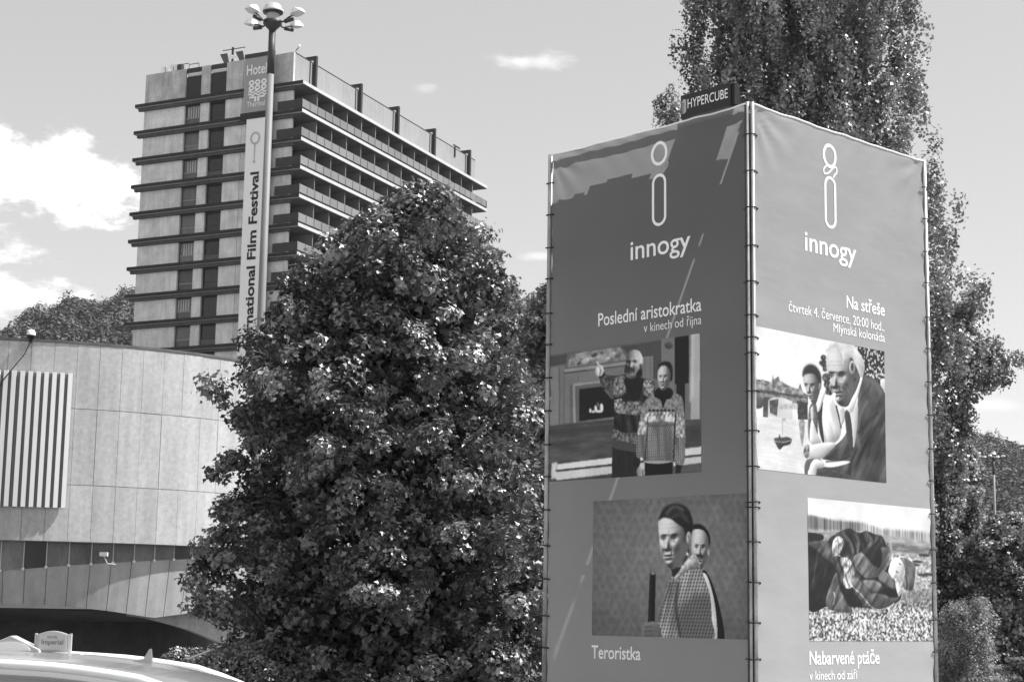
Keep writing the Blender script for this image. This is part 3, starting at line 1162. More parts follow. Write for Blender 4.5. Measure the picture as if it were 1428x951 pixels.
    def line(s, pts, w, v, **k):
        p = spline(pts, 5) if len(pts) > 2 else np.array(pts, float)
        o, _ = ribbon(p, w)
        a, b = o[0::2], o[1::2]
        return s.poly(list(a) + list(b[::-1]), v, smooth=False, **k)

    def dots(s, inside, step, r, v, al=1.0, stepy=None, jit=.15, skew=0):
        stepy = stepy or step
        u = (s.xx + skew * s.yy) / step
        w = s.yy / stepy
        d = np.hypot((u % 1 - .5) * step, (w % 1 - .5) * stepy)
        m = np.clip(1.2 - (d - r), 0, 1) * np.clip(inside, 0, 1) * al
        s.im = s.im * (1 - m) + v * m

    def done(s, gain, grain=.012):
        s.im = s.im * (.93 + .14 * s.noise(40, 40, 4))
        a = s.im.reshape(s.H, 2, s.W, 2).mean((1, 3))
        a = a + s.rng.normal(size=a.shape) * grain
        a = np.clip(a, .02, 1)
        lin = np.where(a <= .04045, a / 12.92, ((a + .055) / 1.055) ** 2.4)
        return np.clip(lin * gain, .004, .92)


def film_still(P, gain, face, a0, a1, z0, z1, parent, label, m):
    """a0 is the left side as read; grid mesh carries the picture"""
    A = P.done(gain)
    fn = (LF if face == 'L' else RF)(.0025)
    Hh, W = A.shape
    V = np.array([fn(a0 + (a1 - a0) * i / (W - 1), z1 + (z0 - z1) * j / (Hh - 1)) for j in range(Hh) for i in range(W)])
    idx = np.arange(W * Hh).reshape(Hh, W)
    F = np.stack([idx[:-1, :-1].ravel(), idx[:-1, 1:].ravel(), idx[1:, 1:].ravel(), idx[1:, :-1].ravel()], 1)
    if face == 'R':
        F = F[:, ::-1]
    me = np_mesh('film_still', V, F, m, A.ravel())
    me.shade_smooth()
    return link('film_still', me, parent, label=label)


m_print = mat('photo_print', 1.0, .5, .25, attr='tone')

# ---- still 1: two people in patterned sweaters before a fireplace
P = Paint(250, 163, [(21.5, 132.8), (956, 9.9), (959, 864), (9, 933)], 1)
P.im[:] = .36
P.light = (.75, -.5)
P.rect(-20, 90, 1000, 580, .37)
P.rect(0, 150, 112, 590, .40)                       # left pilaster
P.rect(0, 215, 75, 580, .44, bl=2)
P.line([(78, 215), (78, 575)], 9, .33)
P.line([(110, 240), (108, 575)], 10, .32)
P.poly([(110, 240), (520, 190), (520, 540), (110, 580)], .41, smooth=False)
P.poly([(-10, 150), (700, 55), (700, 110), (480, 150), (-10, 215)], .24, smooth=False, bl=3)
P.poly([(130, 130), (460, 85), (520, 150), (520, 190), (110, 245)], .34, smooth=False)
nz = P.noise(16, 12)
P.poly([(150, 135), (455, 92), (500, 170), (130, 215)], .46, smooth=False, tex=.5 + nz)
for (x, y, r, v) in ((240, 178, 30, .62), (405, 140, 26, .60), (378, 165, 20, .66), (228, 152, 16, .58), (300, 140, 22, .22), (200, 195, 16, .25), (345, 130, 12, .25), (440, 150, 16, .26)):
    P.ell(x, y, r, r * .55, v, rot=-.5, bl=2.5)
P.poly([(112, 228), (520, 180), (520, 200), (112, 248)], .50, smooth=False, bl=1)
P.poly([(112, 248), (520, 200), (520, 208), (112, 258)], .24, smooth=False, bl=1)
P.line([(195, 255), (197, 300)], 3, .30)
P.line([(330, 245), (330, 280)], 3, .30)
P.poly([(140, 320), (440, 285), (440, 560), (140, 590)], .37, smooth=False)
P.poly([(162, 318), (440, 288), (440, 300), (175, 332), (182, 560), (165, 565)], .52, smooth=False)
P.poly([(180, 335), (440, 305), (440, 560), (185, 565)], .34, smooth=False)
P.line([(150, 330), (158, 570)], 4, .26)
P.poly([(203, 352), (430, 328), (430, 522), (203, 550)], .075, smooth=False)
for (x, y, rx, ry) in ((272, 485, 8, 14), (305, 475, 9, 22), (341, 468, 11, 28), (325, 490, 18, 9), (290, 492, 10, 8)):
    P.ell(x, y, rx, ry, .80, bl=1.6)
P.ell(318, 450, 9, 16, .35, bl=2.5)
P.poly([(0, 560), (130, 575), (420, 525), (420, 545), (130, 600), (0, 600)], .46, smooth=False, bl=2)
P.poly([(0, 582), (430, 535), (430, 560), (0, 600)], .22, smooth=False, bl=3)
# right-hand side: door recess, black loudspeaker, light wall
P.poly([(560, 80), (712, 50), (712, 290), (560, 290)], .26, smooth=False)
P.poly([(596, 155), (662, 150), (662, 320), (596, 320)], .42, smooth=False)
P.line([(612, 160), (612, 320)], 4, .33)
P.line([(645, 158), (645, 320)], 4, .34)
P.poly([(712, 45), (800, 30), (800, 560), (712, 560)], .40, smooth=False)
P.ell(760, 85, 26, 22, .26, bl=2)
P.poly([(790, 30), (965, 0), (965, 560), (790, 560)], .38, smooth=False)
P.poly([(897, 14), (948, 8), (948, 540), (892, 540)], .62, smooth=False, bl=2)
P.poly([(895, 20), (915, 16), (912, 400), (885, 440)], .68, smooth=False, bl=4)
P.poly([(948, 8), (975, 4), (975, 560), (948, 560)], .36, smooth=False)
P.poly([(795, 35), (880, 24), (880, 318), (795, 322)], .09, smooth=False)
P.poly([(803, 320), (858, 320), (858, 565), (803, 565)], .10, smooth=False)
# floor with bands of sunlight
nz = P.noise(60, 10)
P.poly([(0, 592), (1000, 535), (1000, 950), (0, 950)], .27, smooth=False, tex=.7 + .6 * nz)
P.poly([(0, 600), (500, 560), (500, 600), (0, 650)], .22, smooth=False, bl=5)
P.poly([(60, 820), (1000, 700), (1000, 752), (60, 858)], .80, smooth=False, bl=1.5)
P.poly([(24, 815), (60, 805), (60, 905), (24, 915)], .74, smooth=False, bl=3)
P.poly([(30, 872), (1000, 760), (1000, 800), (60, 920)], .74, smooth=False, bl=1.5)
P.poly([(50, 856), (1000, 746), (1000, 754), (50, 864)], .16, smooth=False, bl=1)
# man: trousers, torso, raised arm
P.poly([(408, 700), (560, 725), (570, 910), (402, 915)], .12, smooth=False, tex=.7 + .6 * P.noise(8, 60))
man = [(330, 285), (350, 262), (430, 270), (490, 262), (590, 285), (650, 300), (672, 340), (660, 560), (610, 735), (500, 735), (405, 705), (415, 600), (420, 430), (395, 405), (350, 345)]
mk = P.poly(man, .15, tex=.6 + .8 * P.noise(7, 7))
P.folds(mk, 1.2, 60, 14, .45)
kn = P.noise(5, 5, 2)
P.poly([(330, 290), (365, 270), (430, 285), (420, 400), (395, 405), (345, 340)], .26, inside=mk, tex=.4 + 1.2 * kn)
P.poly([(425, 290), (485, 275), (490, 370), (425, 400)], .40, inside=mk, tex=.1 + 1.8 * kn)
P.poly([(610, 300), (665, 315), (650, 400), (600, 380)], .48, inside=mk, tex=.1 + 1.8 * kn)
P.poly([(415, 420), (480, 430), (610, 430), (610, 505), (480, 505), (412, 480)], .38, inside=mk, tex=.2 + 1.6 * kn)
P.poly([(420, 430), (470, 415), (470, 500), (430, 490)], .52, inside=mk, tex=.2 + 1.5 * kn)
P.poly([(405, 595), (480, 620), (600, 632), (600, 700), (480, 685), (405, 665)], .34, inside=mk, tex=.2 + 1.6 * kn)
P.poly([(405, 665), (600, 705), (600, 740), (400, 720)], .24, inside=mk)
P.poly([(490, 285), (590, 270), (600, 330), (570, 420), (520, 420), (495, 350)], .09, inside=mk, bl=2)
P.ell(328, 240, 28, 38, .62, rot=.2)
P.ell(318, 245, 12, 26, .74, bl=2)
P.line([(312, 180), (328, 205), (340, 225)], 11, .66)
P.line([(338, 230), (330, 262)], 5, .30)
P.line([(325, 278), (345, 276), (362, 250)], 11, .08)
# man's head
hd = P.poly([(500, 160), (512, 125), (545, 110), (580, 122), (598, 160), (596, 200), (585, 240), (560, 275), (525, 288), (490, 270), (484, 235), (492, 200)], .52, rel=0)
P.face(hd, 541, 192, 58, 88, -.55, .05, .56, (.55, -.35, .7), age=.8, hard=1.0, mouth=.56, brow=.14)
P.poly([(572, 125), (597, 160), (596, 205), (588, 232), (578, 200), (580, 160)], .80, inside=hd, bl=4, al=.8)
P.poly([(497, 232), (512, 218), (532, 220), (548, 236), (546, 252), (520, 240), (500, 252)], .17, inside=hd, bl=2.5)
P.poly([(486, 250), (515, 256), (550, 250), (572, 225), (575, 260), (545, 290), (500, 288)], .40, inside=hd, bl=3, al=.6, tex=.5 + kn)
P.ell(586, 212, 9, 17, .30, bl=1.5)
P.poly([(560, 250), (588, 225), (592, 268), (560, 290)], .10, bl=2)
# woman
P.poly([(608, 800), (785, 800), (780, 880), (608, 892)], .06, smooth=False)
P.ell(578, 865, 20, 34, .55)
P.ell(600, 870, 10, 24, .50)
P.ell(560, 800, 22, 40, .10)
P.poly([(800, 815), (838, 815), (832, 870), (800, 875)], .10, smooth=False)
wm = [(660, 385), (700, 375), (770, 375), (830, 395), (848, 450), (858, 600), (858, 700), (850, 812), (800, 812), (785, 800), (700, 812), (608, 805), (595, 775), (558, 770),
      (560, 660), (575, 560), (600, 450), (625, 410)]
wk = P.poly(wm, .40)
P.dots(wk, 6.4, 1.5, .70, .9)
P.dots(wk, 6.4, 1.2, .14, .5, skew=.5)
P.folds(wk, 1.5, 90, 12, .25)
P.poly([(600, 410), (700, 385), (850, 400), (850, 560), (575, 545), (590, 450)], .46, inside=wk, tex=.6 + .8 * kn, bl=1.5)
P.poly([(628, 500), (800, 500), (795, 560), (625, 560)], .66, inside=wk, tex=.45 + 1.1 * P.noise(5, 9, 1), bl=1.5)
for x in range(640, 800, 24):
    P.ell(x, 484, 10, 7, .10, inside=wk, bl=1)
    P.line([(x - 8, 520), (x + 2, 505)], 4, .16, inside=wk)
P.poly([(630, 555), (800, 555), (795, 580), (625, 585)], .26, inside=wk, al=.6)
P.poly([(570, 560), (625, 555), (622, 620), (563, 630)], .62, inside=wk, tex=.4 + 1.2 * kn)
P.poly([(800, 540), (855, 540), (856, 640), (800, 640)], .58, inside=wk, tex=.4 + 1.2 * kn)
P.poly([(565, 640), (620, 630), (605, 775), (560, 770)], .38, inside=wk, al=.35)
P.poly([(665, 560), (760, 565), (780, 780), (620, 790)], .30, inside=wk, al=.35, bl=6)
P.line([(800, 500), (792, 650), (788, 800)], 9, .08, inside=wk, bl=1.6)
P.line([(628, 520), (622, 640), (608, 790)], 6, .14, inside=wk, bl=2)
P.poly([(608, 795), (785, 795), (785, 812), (608, 812)], .60, smooth=False, inside=wk)
P.poly([(690, 345), (762, 345), (785, 375), (770, 410), (742, 420), (722, 468), (706, 420), (668, 395)], .07)
hd = P.poly([(690, 250), (700, 215), (740, 200), (768, 225), (768, 290), (755, 335), (725, 362), (700, 345), (690, 300)], .62, rel=0)
P.face(hd, 727, 282, 41, 80, -.35, .03, .62, (-.45, -.4, .8), age=.2, mouth=.52, brow=.17)
P.poly([(748, 215), (775, 235), (770, 300), (750, 350), (738, 362), (748, 300)], .34, inside=hd, bl=4, al=.8)
P.poly([(692, 235), (700, 200), (735, 182), (770, 195), (782, 240), (778, 295), (765, 300), (768, 250), (745, 212), (712, 210)], .09, bl=2.5)
film_still(P, 1.5, 'L', 2.568, .597, 2.895, 4.172, banL, 'film still of a bald bearded man pointing beside a woman in a knitted sweater', m_print)

# ---- still 2: elderly woman with a stick, man behind her
P = Paint(250, 160, [(30.7, 77.8), (971, 29.4), (971, 908.4), (21.6, 879)], 2)
P.im[:] = .42
n1, n2 = P.noise(14, 14, 2), P.noise(7, 7, 1)
P.im = .40 * (.86 + .20 * n1 + .10 * n2)
for gx in range(0, 1000, 48):
    for gy in range(40, 930, 50):
        P.ell(gx + (24 if (gy // 50) % 2 else 0) + 20, gy, 12, 17, .34, bl=4, al=.55, rel=0)
dist_ = np.hypot((P.xx / P.w - .5), (P.yy / P.h - .45))
P.im *= 1.08 - .42 * dist_ ** 1.3
# man behind
P.poly([(690, 500), (735, 535), (790, 700), (822, 910), (740, 910), (690, 700)], .07)
P.poly([(690, 515), (725, 540), (765, 700), (778, 910), (735, 910), (700, 650)], .80)
P.poly([(628, 225), (670, 215), (715, 245), (738, 300), (730, 350), (705, 300), (640, 250)], .07, bl=2.5)
mh = P.poly([(625, 300), (640, 250), (690, 252), (722, 290), (730, 350), (728, 400), (705, 455), (680, 485), (650, 450), (628, 400)], .66)
P.face(mh, 680, 362, 56, 122, -.25, .04, .62, (-.5, -.4, .8), age=.6, mouth=.52, brow=.17)
P.poly([(652, 404), (675, 394), (698, 410), (684, 420), (672, 413), (656, 420)], .14, bl=1.5)
P.poly([(712, 300), (738, 340), (728, 430), (690, 490), (705, 400)], .36, inside=mh, bl=5, al=.8)
P.ell(728, 385, 7, 20, .58)
# cardigan
cd = [(520, 500), (560, 470), (640, 400), (672, 455), (700, 530), (735, 640), (745, 780), (738, 912), (410, 905), (420, 790), (445, 700), (490, 560)]
ck = P.poly(cd, .50, tex=.85 + .3 * P.noise(20, 40))
P.folds(ck, 1.9, 120, 16, .35)
P.poly([(555, 700), (740, 640), (745, 912), (560, 912)], .38, inside=ck, bl=12)
P.dots(ck, 9.5, 2.2, .16, .8, stepy=8, skew=.35)
P.line([(545, 560), (530, 700), (560, 905)], 16, .22, inside=ck, bl=4)
P.line([(500, 560), (450, 700), (425, 800)], 10, .24, inside=ck, bl=3)
P.poly([(520, 540), (560, 480), (640, 395), (672, 470), (600, 490), (545, 545)], .60, tex=.8 + .4 * n2)
P.line([(530, 545), (600, 492), (672, 475)], 5, .24, bl=1.5)
P.poly([(500, 470), (560, 470), (610, 390), (600, 360), (560, 480), (515, 530), (505, 500)], .12, bl=2)
# head
hd = P.poly([(424, 230), (430, 190), (480, 170), (550, 190), (600, 240), (622, 290), (612, 350), (590, 410), (550, 460), (510, 484), (470, 462), (455, 425), (438, 380), (432, 330)], .70, rel=0)
P.face(hd, 515, 308, 100, 172, -.72, -.04, .66, (-.55, -.45, .75), age=1.0, mouth=.56, brow=.17, contrast=1.2)
P.poly([(560, 330), (612, 330), (600, 410), (545, 470), (500, 488), (530, 430), (552, 380)], .42, inside=hd, bl=8, al=.75)
P.poly([(425, 192), (450, 130), (490, 98), (545, 92), (600, 120), (630, 190), (630, 255), (598, 290), (575, 240), (540, 215), (500, 185), (455, 178)], .10, bl=3)
P.line([(470, 160), (520, 112), (580, 135)], 12, .38, bl=5)
P.line([(500, 178), (560, 150), (612, 215)], 5, .30, bl=3)
P.line([(480, 172), (545, 135), (605, 180)], 4, .26, bl=3)
P.line([(505, 180), (555, 165), (600, 200)], 8, .26, bl=4)
P.ell(608, 300, 14, 40, .62, bl=2)
P.line([(604, 280), (612, 310), (602, 340)], 5, .34, bl=1.5)
P.ell(600, 395, 7, 9, .86, bl=1)
# stick and hand
P.poly([(372, 515), (408, 515), (402, 822), (360, 822)], .05, smooth=False, bl=1)
P.line([(380, 530), (372, 810)], 4, .17, bl=1)
P.ell(390, 514, 19, 8, .22)
P.line([(384, 508), (400, 512)], 5, .8)
P.poly([(335, 810), (360, 800), (412, 800), (440, 850), (430, 900), (340, 895), (325, 850)], .36)
for i, y in enumerate((812, 838, 862, 882)):
    P.line([(338, y + 8), (372, y), (398, y + 4)], 15, .42 - .03 * i, bl=1.5)
    P.line([(338, y + 17), (390, y + 14)], 3, .14, bl=1)
film_still(P, 1.5, 'L', 1.962, .052, 1.408, 2.680, banL, 'film still of an elderly woman holding a dark stick with a man behind her', m_print)

# ---- still 3: two men leaning on a rail by a river
P = Paint(250, 163, [(17.4, 17.4), (757, 168), (765, 925), (26.5, 840.6)], 3)
P.im[:] = .97
nz = P.noise(9, 6)
P.poly([(0, 325), (60, 330), (110, 345), (118, 300), (124, 330), (150, 310), (158, 335), (200, 360), (262, 385), (275, 350), (290, 400), (320, 420), (320, 445), (0, 400)], .55, smooth=False, tex=.35 + 1.3 * nz)
P.poly([(0, 385), (120, 395), (320, 435), (320, 470), (235, 450), (0, 420)], .30, smooth=False, tex=.6 + .8 * nz)
P.poly([(0, 400), (320, 440), (320, 475), (0, 445)], .50, smooth=False, tex=.6 + .8 * nz)
P.poly([(90, 450), (120, 432), (170, 432), (230, 455), (230, 560), (90, 540)], .86, smooth=False)
P.poly([(18, 430), (45, 425), (60, 450), (55, 490), (18, 490)], .36)
P.poly([(60, 430), (92, 430), (88, 560), (62, 555)], .33, smooth=False, tex=.6 + .8 * nz)
P.poly([(95, 450), (150, 440), (145, 490), (140, 540), (100, 520)], .34, smooth=False, tex=.6 + .8 * nz)
P.poly([(255, 450), (318, 462), (318, 560), (262, 560)], .26, smooth=False, tex=.6 + .8 * nz)
P.rect(150, 470, 260, 500, .74, bl=2, tex=.8 + .4 * nz)
P.poly([(60, 545), (160, 560), (150, 575), (60, 565)], .5, tex=.5 + nz, al=.7)
P.poly([(18, 540), (320, 570), (320, 890), (18, 850)], .92, smooth=False, tex=.93 + .12 * P.noise(30, 4))
P.poly([(268, 570), (300, 570), (290, 700), (280, 690)], .55, al=.8, tex=.6 + .8 * nz, bl=2)
P.line([(173, 570), (173, 650)], 4, .72)
P.ell(180, 560, 14, 8, .70, bl=2)
P.poly([(125, 668), (150, 660), (155, 640), (165, 660), (200, 658), (226, 672), (215, 700), (180, 710), (158, 730), (140, 708)], .26, bl=1)
P.line([(130, 682), (175, 688), (222, 678)], 6, .66)
# foliage behind the old man
fo = P.noise(5, 5, 2)
P.poly([(580, 120), (770, 160), (770, 400), (735, 385), (640, 330), (600, 220)], .16, smooth=False)
P.poly([(580, 120), (770, 160), (770, 400), (735, 385), (640, 330), (600, 220)], .85, smooth=False, al=1, inside=(fo > .62).astype(float), bl=1)
P.poly([(735, 330), (770, 340), (770, 400), (738, 380)], .85, bl=2)
for (x, y, r) in ((408, 205, 16), (412, 240, 20), (395, 235, 12), (425, 320, 24), (432, 360, 22), (440, 400, 22), (418, 270, 14)):
    P.ell(x, y, r, r * 1.1, .30, bl=1.2, tex=.2 + 1.6 * P.noise(4, 4, 1), rel=0)
# younger man
P.poly([(330, 480), (365, 470), (375, 560), (370, 680), (330, 690), (318, 600)], .42, tex=.6 + .8 * nz)
P.poly([(335, 500), (350, 490), (350, 560), (338, 560)], .8)
sl_ = P.poly([(410, 440), (440, 420), (480, 480), (510, 590), (490, 680), (410, 690), (380, 600), (400, 500)], .88)
P.folds(sl_, 1.3, 50, 12, .12)
P.poly([(375, 500), (405, 440), (400, 560), (412, 680), (400, 685), (380, 600)], .22)
P.poly([(372, 505), (398, 400), (420, 400), (400, 470), (385, 510)], .92)
P.poly([(340, 560), (372, 640), (395, 690), (370, 700), (330, 690)], .86)
yh = P.poly([(290, 330), (300, 300), (345, 285), (385, 310), (390, 380), (378, 430), (360, 475), (335, 455), (315, 410), (300, 370)], .62, rel=0)
P.face(yh, 338, 372, 52, 100, -.55, -.10, .66, (-.6, -.3, .75), age=.4, mouth=.54, smile=.9, brow=.18)
P.poly([(360, 340), (392, 340), (382, 430), (358, 478), (352, 420)], .34, inside=yh, bl=4, al=.75)
P.poly([(288, 315), (295, 265), (330, 240), (370, 258), (395, 310), (394, 370), (380, 375), (372, 320), (345, 295), (305, 300)], .20, bl=3)
P.ell(388, 370, 8, 20, .50)
# old man's jacket
jk = [(600, 330), (640, 305), (700, 330), (752, 400), (775, 500), (775, 940), (560, 912), (380, 880), (365, 850), (380, 830), (470, 830), (560, 800), (420, 790), (400, 770), (460, 720), (530, 650), (600, 480)]
jm = P.poly(jk, .27, tex=.8 + .4 * P.noise(24, 20))
P.folds(jm, 2.2, 70, 17, .45)
P.line([(640, 330), (700, 350), (740, 420)], 26, .42, inside=jm, bl=8)
P.line([(660, 450), (610, 560), (600, 700)], 18, .44, inside=jm, bl=6)
P.line([(720, 520), (640, 600), (600, 640)], 9, .14, inside=jm, bl=4)
P.line([(740, 580), (660, 640), (620, 700)], 9, .15, inside=jm, bl=4)
P.line([(600, 720), (560, 820), (555, 900)], 12, .14, inside=jm, bl=5)
P.line([(430, 760), (500, 700), (560, 690)], 14, .40, inside=jm, bl=5)
P.line([(420, 800), (520, 790), (560, 760)], 7, .12, bl=2)
P.poly([(360, 850), (450, 845), (555, 880), (550, 912), (370, 882)], .26, tex=.7 + .6 * nz)
P.poly([(535, 490), (600, 470), (600, 600), (580, 720), (560, 640)], .90)
P.poly([(530, 520), (552, 510), (570, 600), (575, 740), (548, 700), (535, 600)], .26)
P.poly([(538, 490), (570, 520), (600, 440), (632, 315), (610, 330), (580, 420)], .95)
P.line([(480, 480), (500, 560), (510, 610)], 8, .16, bl=1.5)
P.poly([(500, 500), (525, 495), (528, 560), (508, 590)], .80)
hd = P.poly([(425, 260), (428, 190), (455, 140), (510, 120), (575, 150), (620, 220), (625, 290), (600, 380), (570, 440), (545, 485), (505, 482), (478, 450), (478, 410), (452, 400), (440, 370), (452, 330), (440, 300)], .62, rel=0)
P.face(hd, 512, 318, 92, 165, -.80, -.12, .70, (-.6, -.45, .7), age=1.0, mouth=.54, smile=.8, brow=.17)
P.poly([(560, 330), (620, 270), (600, 390), (565, 455), (525, 488), (545, 420)], .44, inside=hd, bl=8, al=.7)
P.poly([(420, 180), (430, 130), (480, 108), (545, 118), (600, 160), (638, 225), (640, 290), (622, 320), (600, 270), (570, 205), (545, 225), (520, 250), (515, 190), (480, 140), (440, 160)], .88, tex=.9 + .15 * nz)
P.poly([(520, 215), (545, 200), (560, 225), (545, 290), (525, 260)], .60, bl=2)
P.ell(573, 262, 18, 40, .66)
P.ell(572, 258, 8, 24, .26, bl=2)
P.ell(585, 330, 9, 12, .25, bl=2)
P.line([(478, 395), (500, 392), (516, 418), (496, 446)], 5, .2, bl=2)
P.line([(474, 438), (488, 434), (498, 430)], 6, .92, bl=1)
P.line([(500, 350), (540, 378), (552, 410)], 4, .48, bl=1.5)
# hands and rail
P.poly([(318, 720), (360, 700), (440, 690), (480, 700), (440, 745), (400, 780), (345, 785), (310, 765)], .84)
P.poly([(292, 720), (318, 700), (330, 720), (320, 780), (296, 765)], .55, tex=.3 + 1.4 * fo)
P.poly([(310, 790), (380, 785), (395, 800), (370, 850), (345, 885), (300, 870)], .34)
P.poly([(322, 840), (350, 790), (385, 790), (412, 815), (400, 835), (372, 840), (360, 880), (320, 880)], .86)
P.line([(335, 800), (322, 850)], 4, .5, bl=1)
film_still(P, .64, 'R', .058, 2.034, 2.897, 4.178, banR, 'film still of two men leaning on a rail above a river with a bridge', m_print)

# ---- still 4: figure in a heavy coat curled on the ground
P = Paint(250, 163, [(27.6, 16.7), (799, 87.8), (819, 923), (38, 923)], 4)
P.im[:] = .96
tr = P.noise(5, 60, 2)
P.poly([(20, 130), (140, 150), (360, 170), (500, 215), (820, 240), (820, 310), (20, 240)], .60, smooth=False, al=.8, tex=.45 + 1.1 * tr, bl=5)
P.poly([(30, 130), (60, 130), (200, 165), (380, 180), (380, 230), (30, 215)], .40, smooth=False, al=.7, tex=.4 + 1.2 * tr, bl=3)
P.poly([(20, 225), (400, 240), (830, 305), (830, 420), (20, 330)], .68, smooth=False, tex=.75 + .5 * P.noise(18, 5), bl=3)
P.poly([(560, 300), (820, 340), (820, 390), (560, 350)], .50, smooth=False, tex=.6 + .8 * P.noise(20, 5), bl=3)
gr = P.noise(6, 5, 2)
P.poly([(20, 560), (560, 560), (700, 420), (830, 390), (830, 930), (20, 930)], .72, smooth=False, bl=4)
P.im = np.where(P.yy > P.h * .36, P.im * (.55 + .9 * gr), P.im)
gm = P.mask([(20, 690), (330, 740), (560, 700), (830, 620), (830, 930), (20, 930)], False)
P.im = P.im * (1 - gm) + gm * np.clip(.12 + 1.35 * (P.noise(5, 4, 2) - .18) * 1.25, .08, .97)
P.poly([(620, 620), (830, 600), (830, 720), (620, 690)], .40, al=.5, bl=6, tex=.5 + gr)
for (x, y) in ((760, 380), (720, 420), (790, 500), (750, 505), (700, 440)):
    P.ell(x, y, 34, 9, .20, bl=1.5, al=.9, rot=.1)
P.poly([(25, 240), (120, 250), (125, 285), (60, 300), (25, 290)], .14)
dk = P.noise(14, 20)
P.poly([(25, 310), (110, 295), (200, 300), (300, 400), (320, 500), (300, 700), (160, 700), (30, 715)], .13, tex=.6 + .8 * dk)
P.poly([(25, 305), (150, 290), (240, 360), (240, 480), (180, 430), (60, 330)], .34, tex=.6 + .8 * dk, bl=3)
P.line([(90, 380), (70, 500), (60, 560)], 7, .34, bl=4)
P.line([(150, 430), (130, 540)], 6, .32, bl=4)
P.poly([(160, 300), (200, 250), (290, 212), (350, 240), (400, 228), (460, 250), (500, 262), (530, 330), (555, 400), (600, 520), (620, 620), (600, 670), (500, 715), (430, 715), (300, 690), (230, 560), (200, 420)], .19, tex=.6 + .8 * dk)
ck4 = P.mask([(160, 300), (200, 250), (290, 212), (350, 240), (400, 228), (460, 250), (500, 262), (530, 330), (555, 400), (600, 520), (620, 620), (600, 670), (500, 715), (430, 715), (300, 690), (230, 560), (200, 420)])
P.folds(ck4, 1.1, 60, 11, .6)
for (a, b, c) in (((250, 240), (300, 300), (320, 370)), ((330, 240), (350, 300), (345, 370)), ((400, 240), (430, 280), (420, 330)), ((470, 260), (450, 300), (400, 340))):
    P.line([a, b, c], 14, .40, bl=5)
    P.line([(a[0] + 20, a[1]), (b[0] + 20, b[1]), (c[0] + 18, c[1])], 8, .07, bl=3)
P.poly([(330, 380), (480, 330), (545, 350), (540, 430), (480, 510), (400, 530), (340, 470)], .42, tex=.7 + .6 * dk)
P.poly([(370, 350), (486, 325), (488, 450), (440, 440), (400, 390)], .16, bl=2)
P.line([(530, 300), (550, 400), (500, 490)], 16, .48, bl=2, tex=.6 + .8 * gr)
P.line([(340, 480), (400, 530), (480, 520)], 7, .06, bl=2)
P.poly([(380, 540), (460, 540), (500, 580), (470, 610), (410, 590)], .46, bl=2, tex=.7 + .6 * dk)
P.poly([(475, 520), (520, 480), (580, 560), (575, 595), (520, 560)], .44, bl=2, tex=.7 + .6 * dk)
P.poly([(330, 520), (380, 560), (440, 640), (450, 710), (400, 700), (320, 600)], .36, tex=.7 + .6 * dk, bl=3)
P.poly([(440, 620), (560, 640), (610, 650), (500, 715), (440, 712)], .36, tex=.7 + .6 * dk, bl=3)
P.poly([(500, 600), (560, 590), (590, 640), (540, 640)], .06, bl=2)
P.poly([(210, 490), (235, 600), (300, 700), (300, 740), (180, 728), (142, 680), (165, 590)], .38, tex=.6 + .8 * dk)
P.line([(190, 610), (200, 640), (188, 690)], 5, .78, tex=.6 + .8 * gr)
P.poly([(235, 560), (300, 600), (340, 700), (280, 690)], .10, bl=3)
hn = P.noise(4, 8, 1)
P.poly([(192, 290), (220, 262), (252, 280), (255, 320), (225, 375), (190, 388), (184, 340)], .86, tex=.55 + .7 * hn)
P.poly([(238, 400), (275, 395), (310, 430), (325, 500), (315, 570), (280, 590), (255, 560), (258, 480), (240, 430)], .74, tex=.5 + .8 * hn)
P.line([(255, 440), (290, 450), (300, 500)], 4, .16, bl=1)
P.line([(265, 500), (280, 550), (296, 580)], 5, .20, bl=1)
P.line([(225, 380), (250, 410), (300, 560), (360, 620), (440, 712), (520, 715), (575, 680)], 5, .82, bl=.8)
P.poly([(545, 450), (560, 410), (600, 390), (640, 395), (635, 470), (620, 530), (575, 535), (540, 490)], .93)
P.poly([(580, 530), (600, 540), (622, 600), (605, 640), (590, 600)], .86)
P.poly([(608, 395), (650, 400), (700, 440), (705, 500), (690, 590), (660, 600), (625, 570), (640, 500), (635, 440)], .42, tex=.6 + .8 * dk)
P.line([(645, 510), (655, 560), (650, 600)], 6, .10, bl=1)
P.line([(583, 480), (600, 490)], 7, .22, bl=1)
P.line([(605, 428), (615, 440)], 6, .15, bl=1)
P.line([(590, 396), (598, 385), (570, 380)], 6, .3, bl=1)
P.folds(P.mask([(25, 310), (200, 300), (540, 300), (620, 620), (500, 720), (160, 720), (30, 715)], False), 2.4, 50, 9, .35)
film_still(P, .64, 'R', .785, 2.766, 1.396, 2.685, banR, 'film still of a figure in a heavy coat curled up on stony ground', m_print)

# ------------------------------------------------------------------ hotel tower
UA, VA = rad(-63.3), rad(23.3)
HU = np.array([math.sin(UA), math.cos(UA), 0])
HV = np.array([math.sin(VA), math.cos(VA), 0])
HC = at(423, 112, 178.0)
ZT = 58.43                                 # top of the roof slab
PIT = 3.165
GZ0 = -4.0


def hm(a, b, z):
    """hotel coordinates: a along the short end wall, b along the long balcony side"""
    return HU * a + HV * b + np.array([0, 0, z])


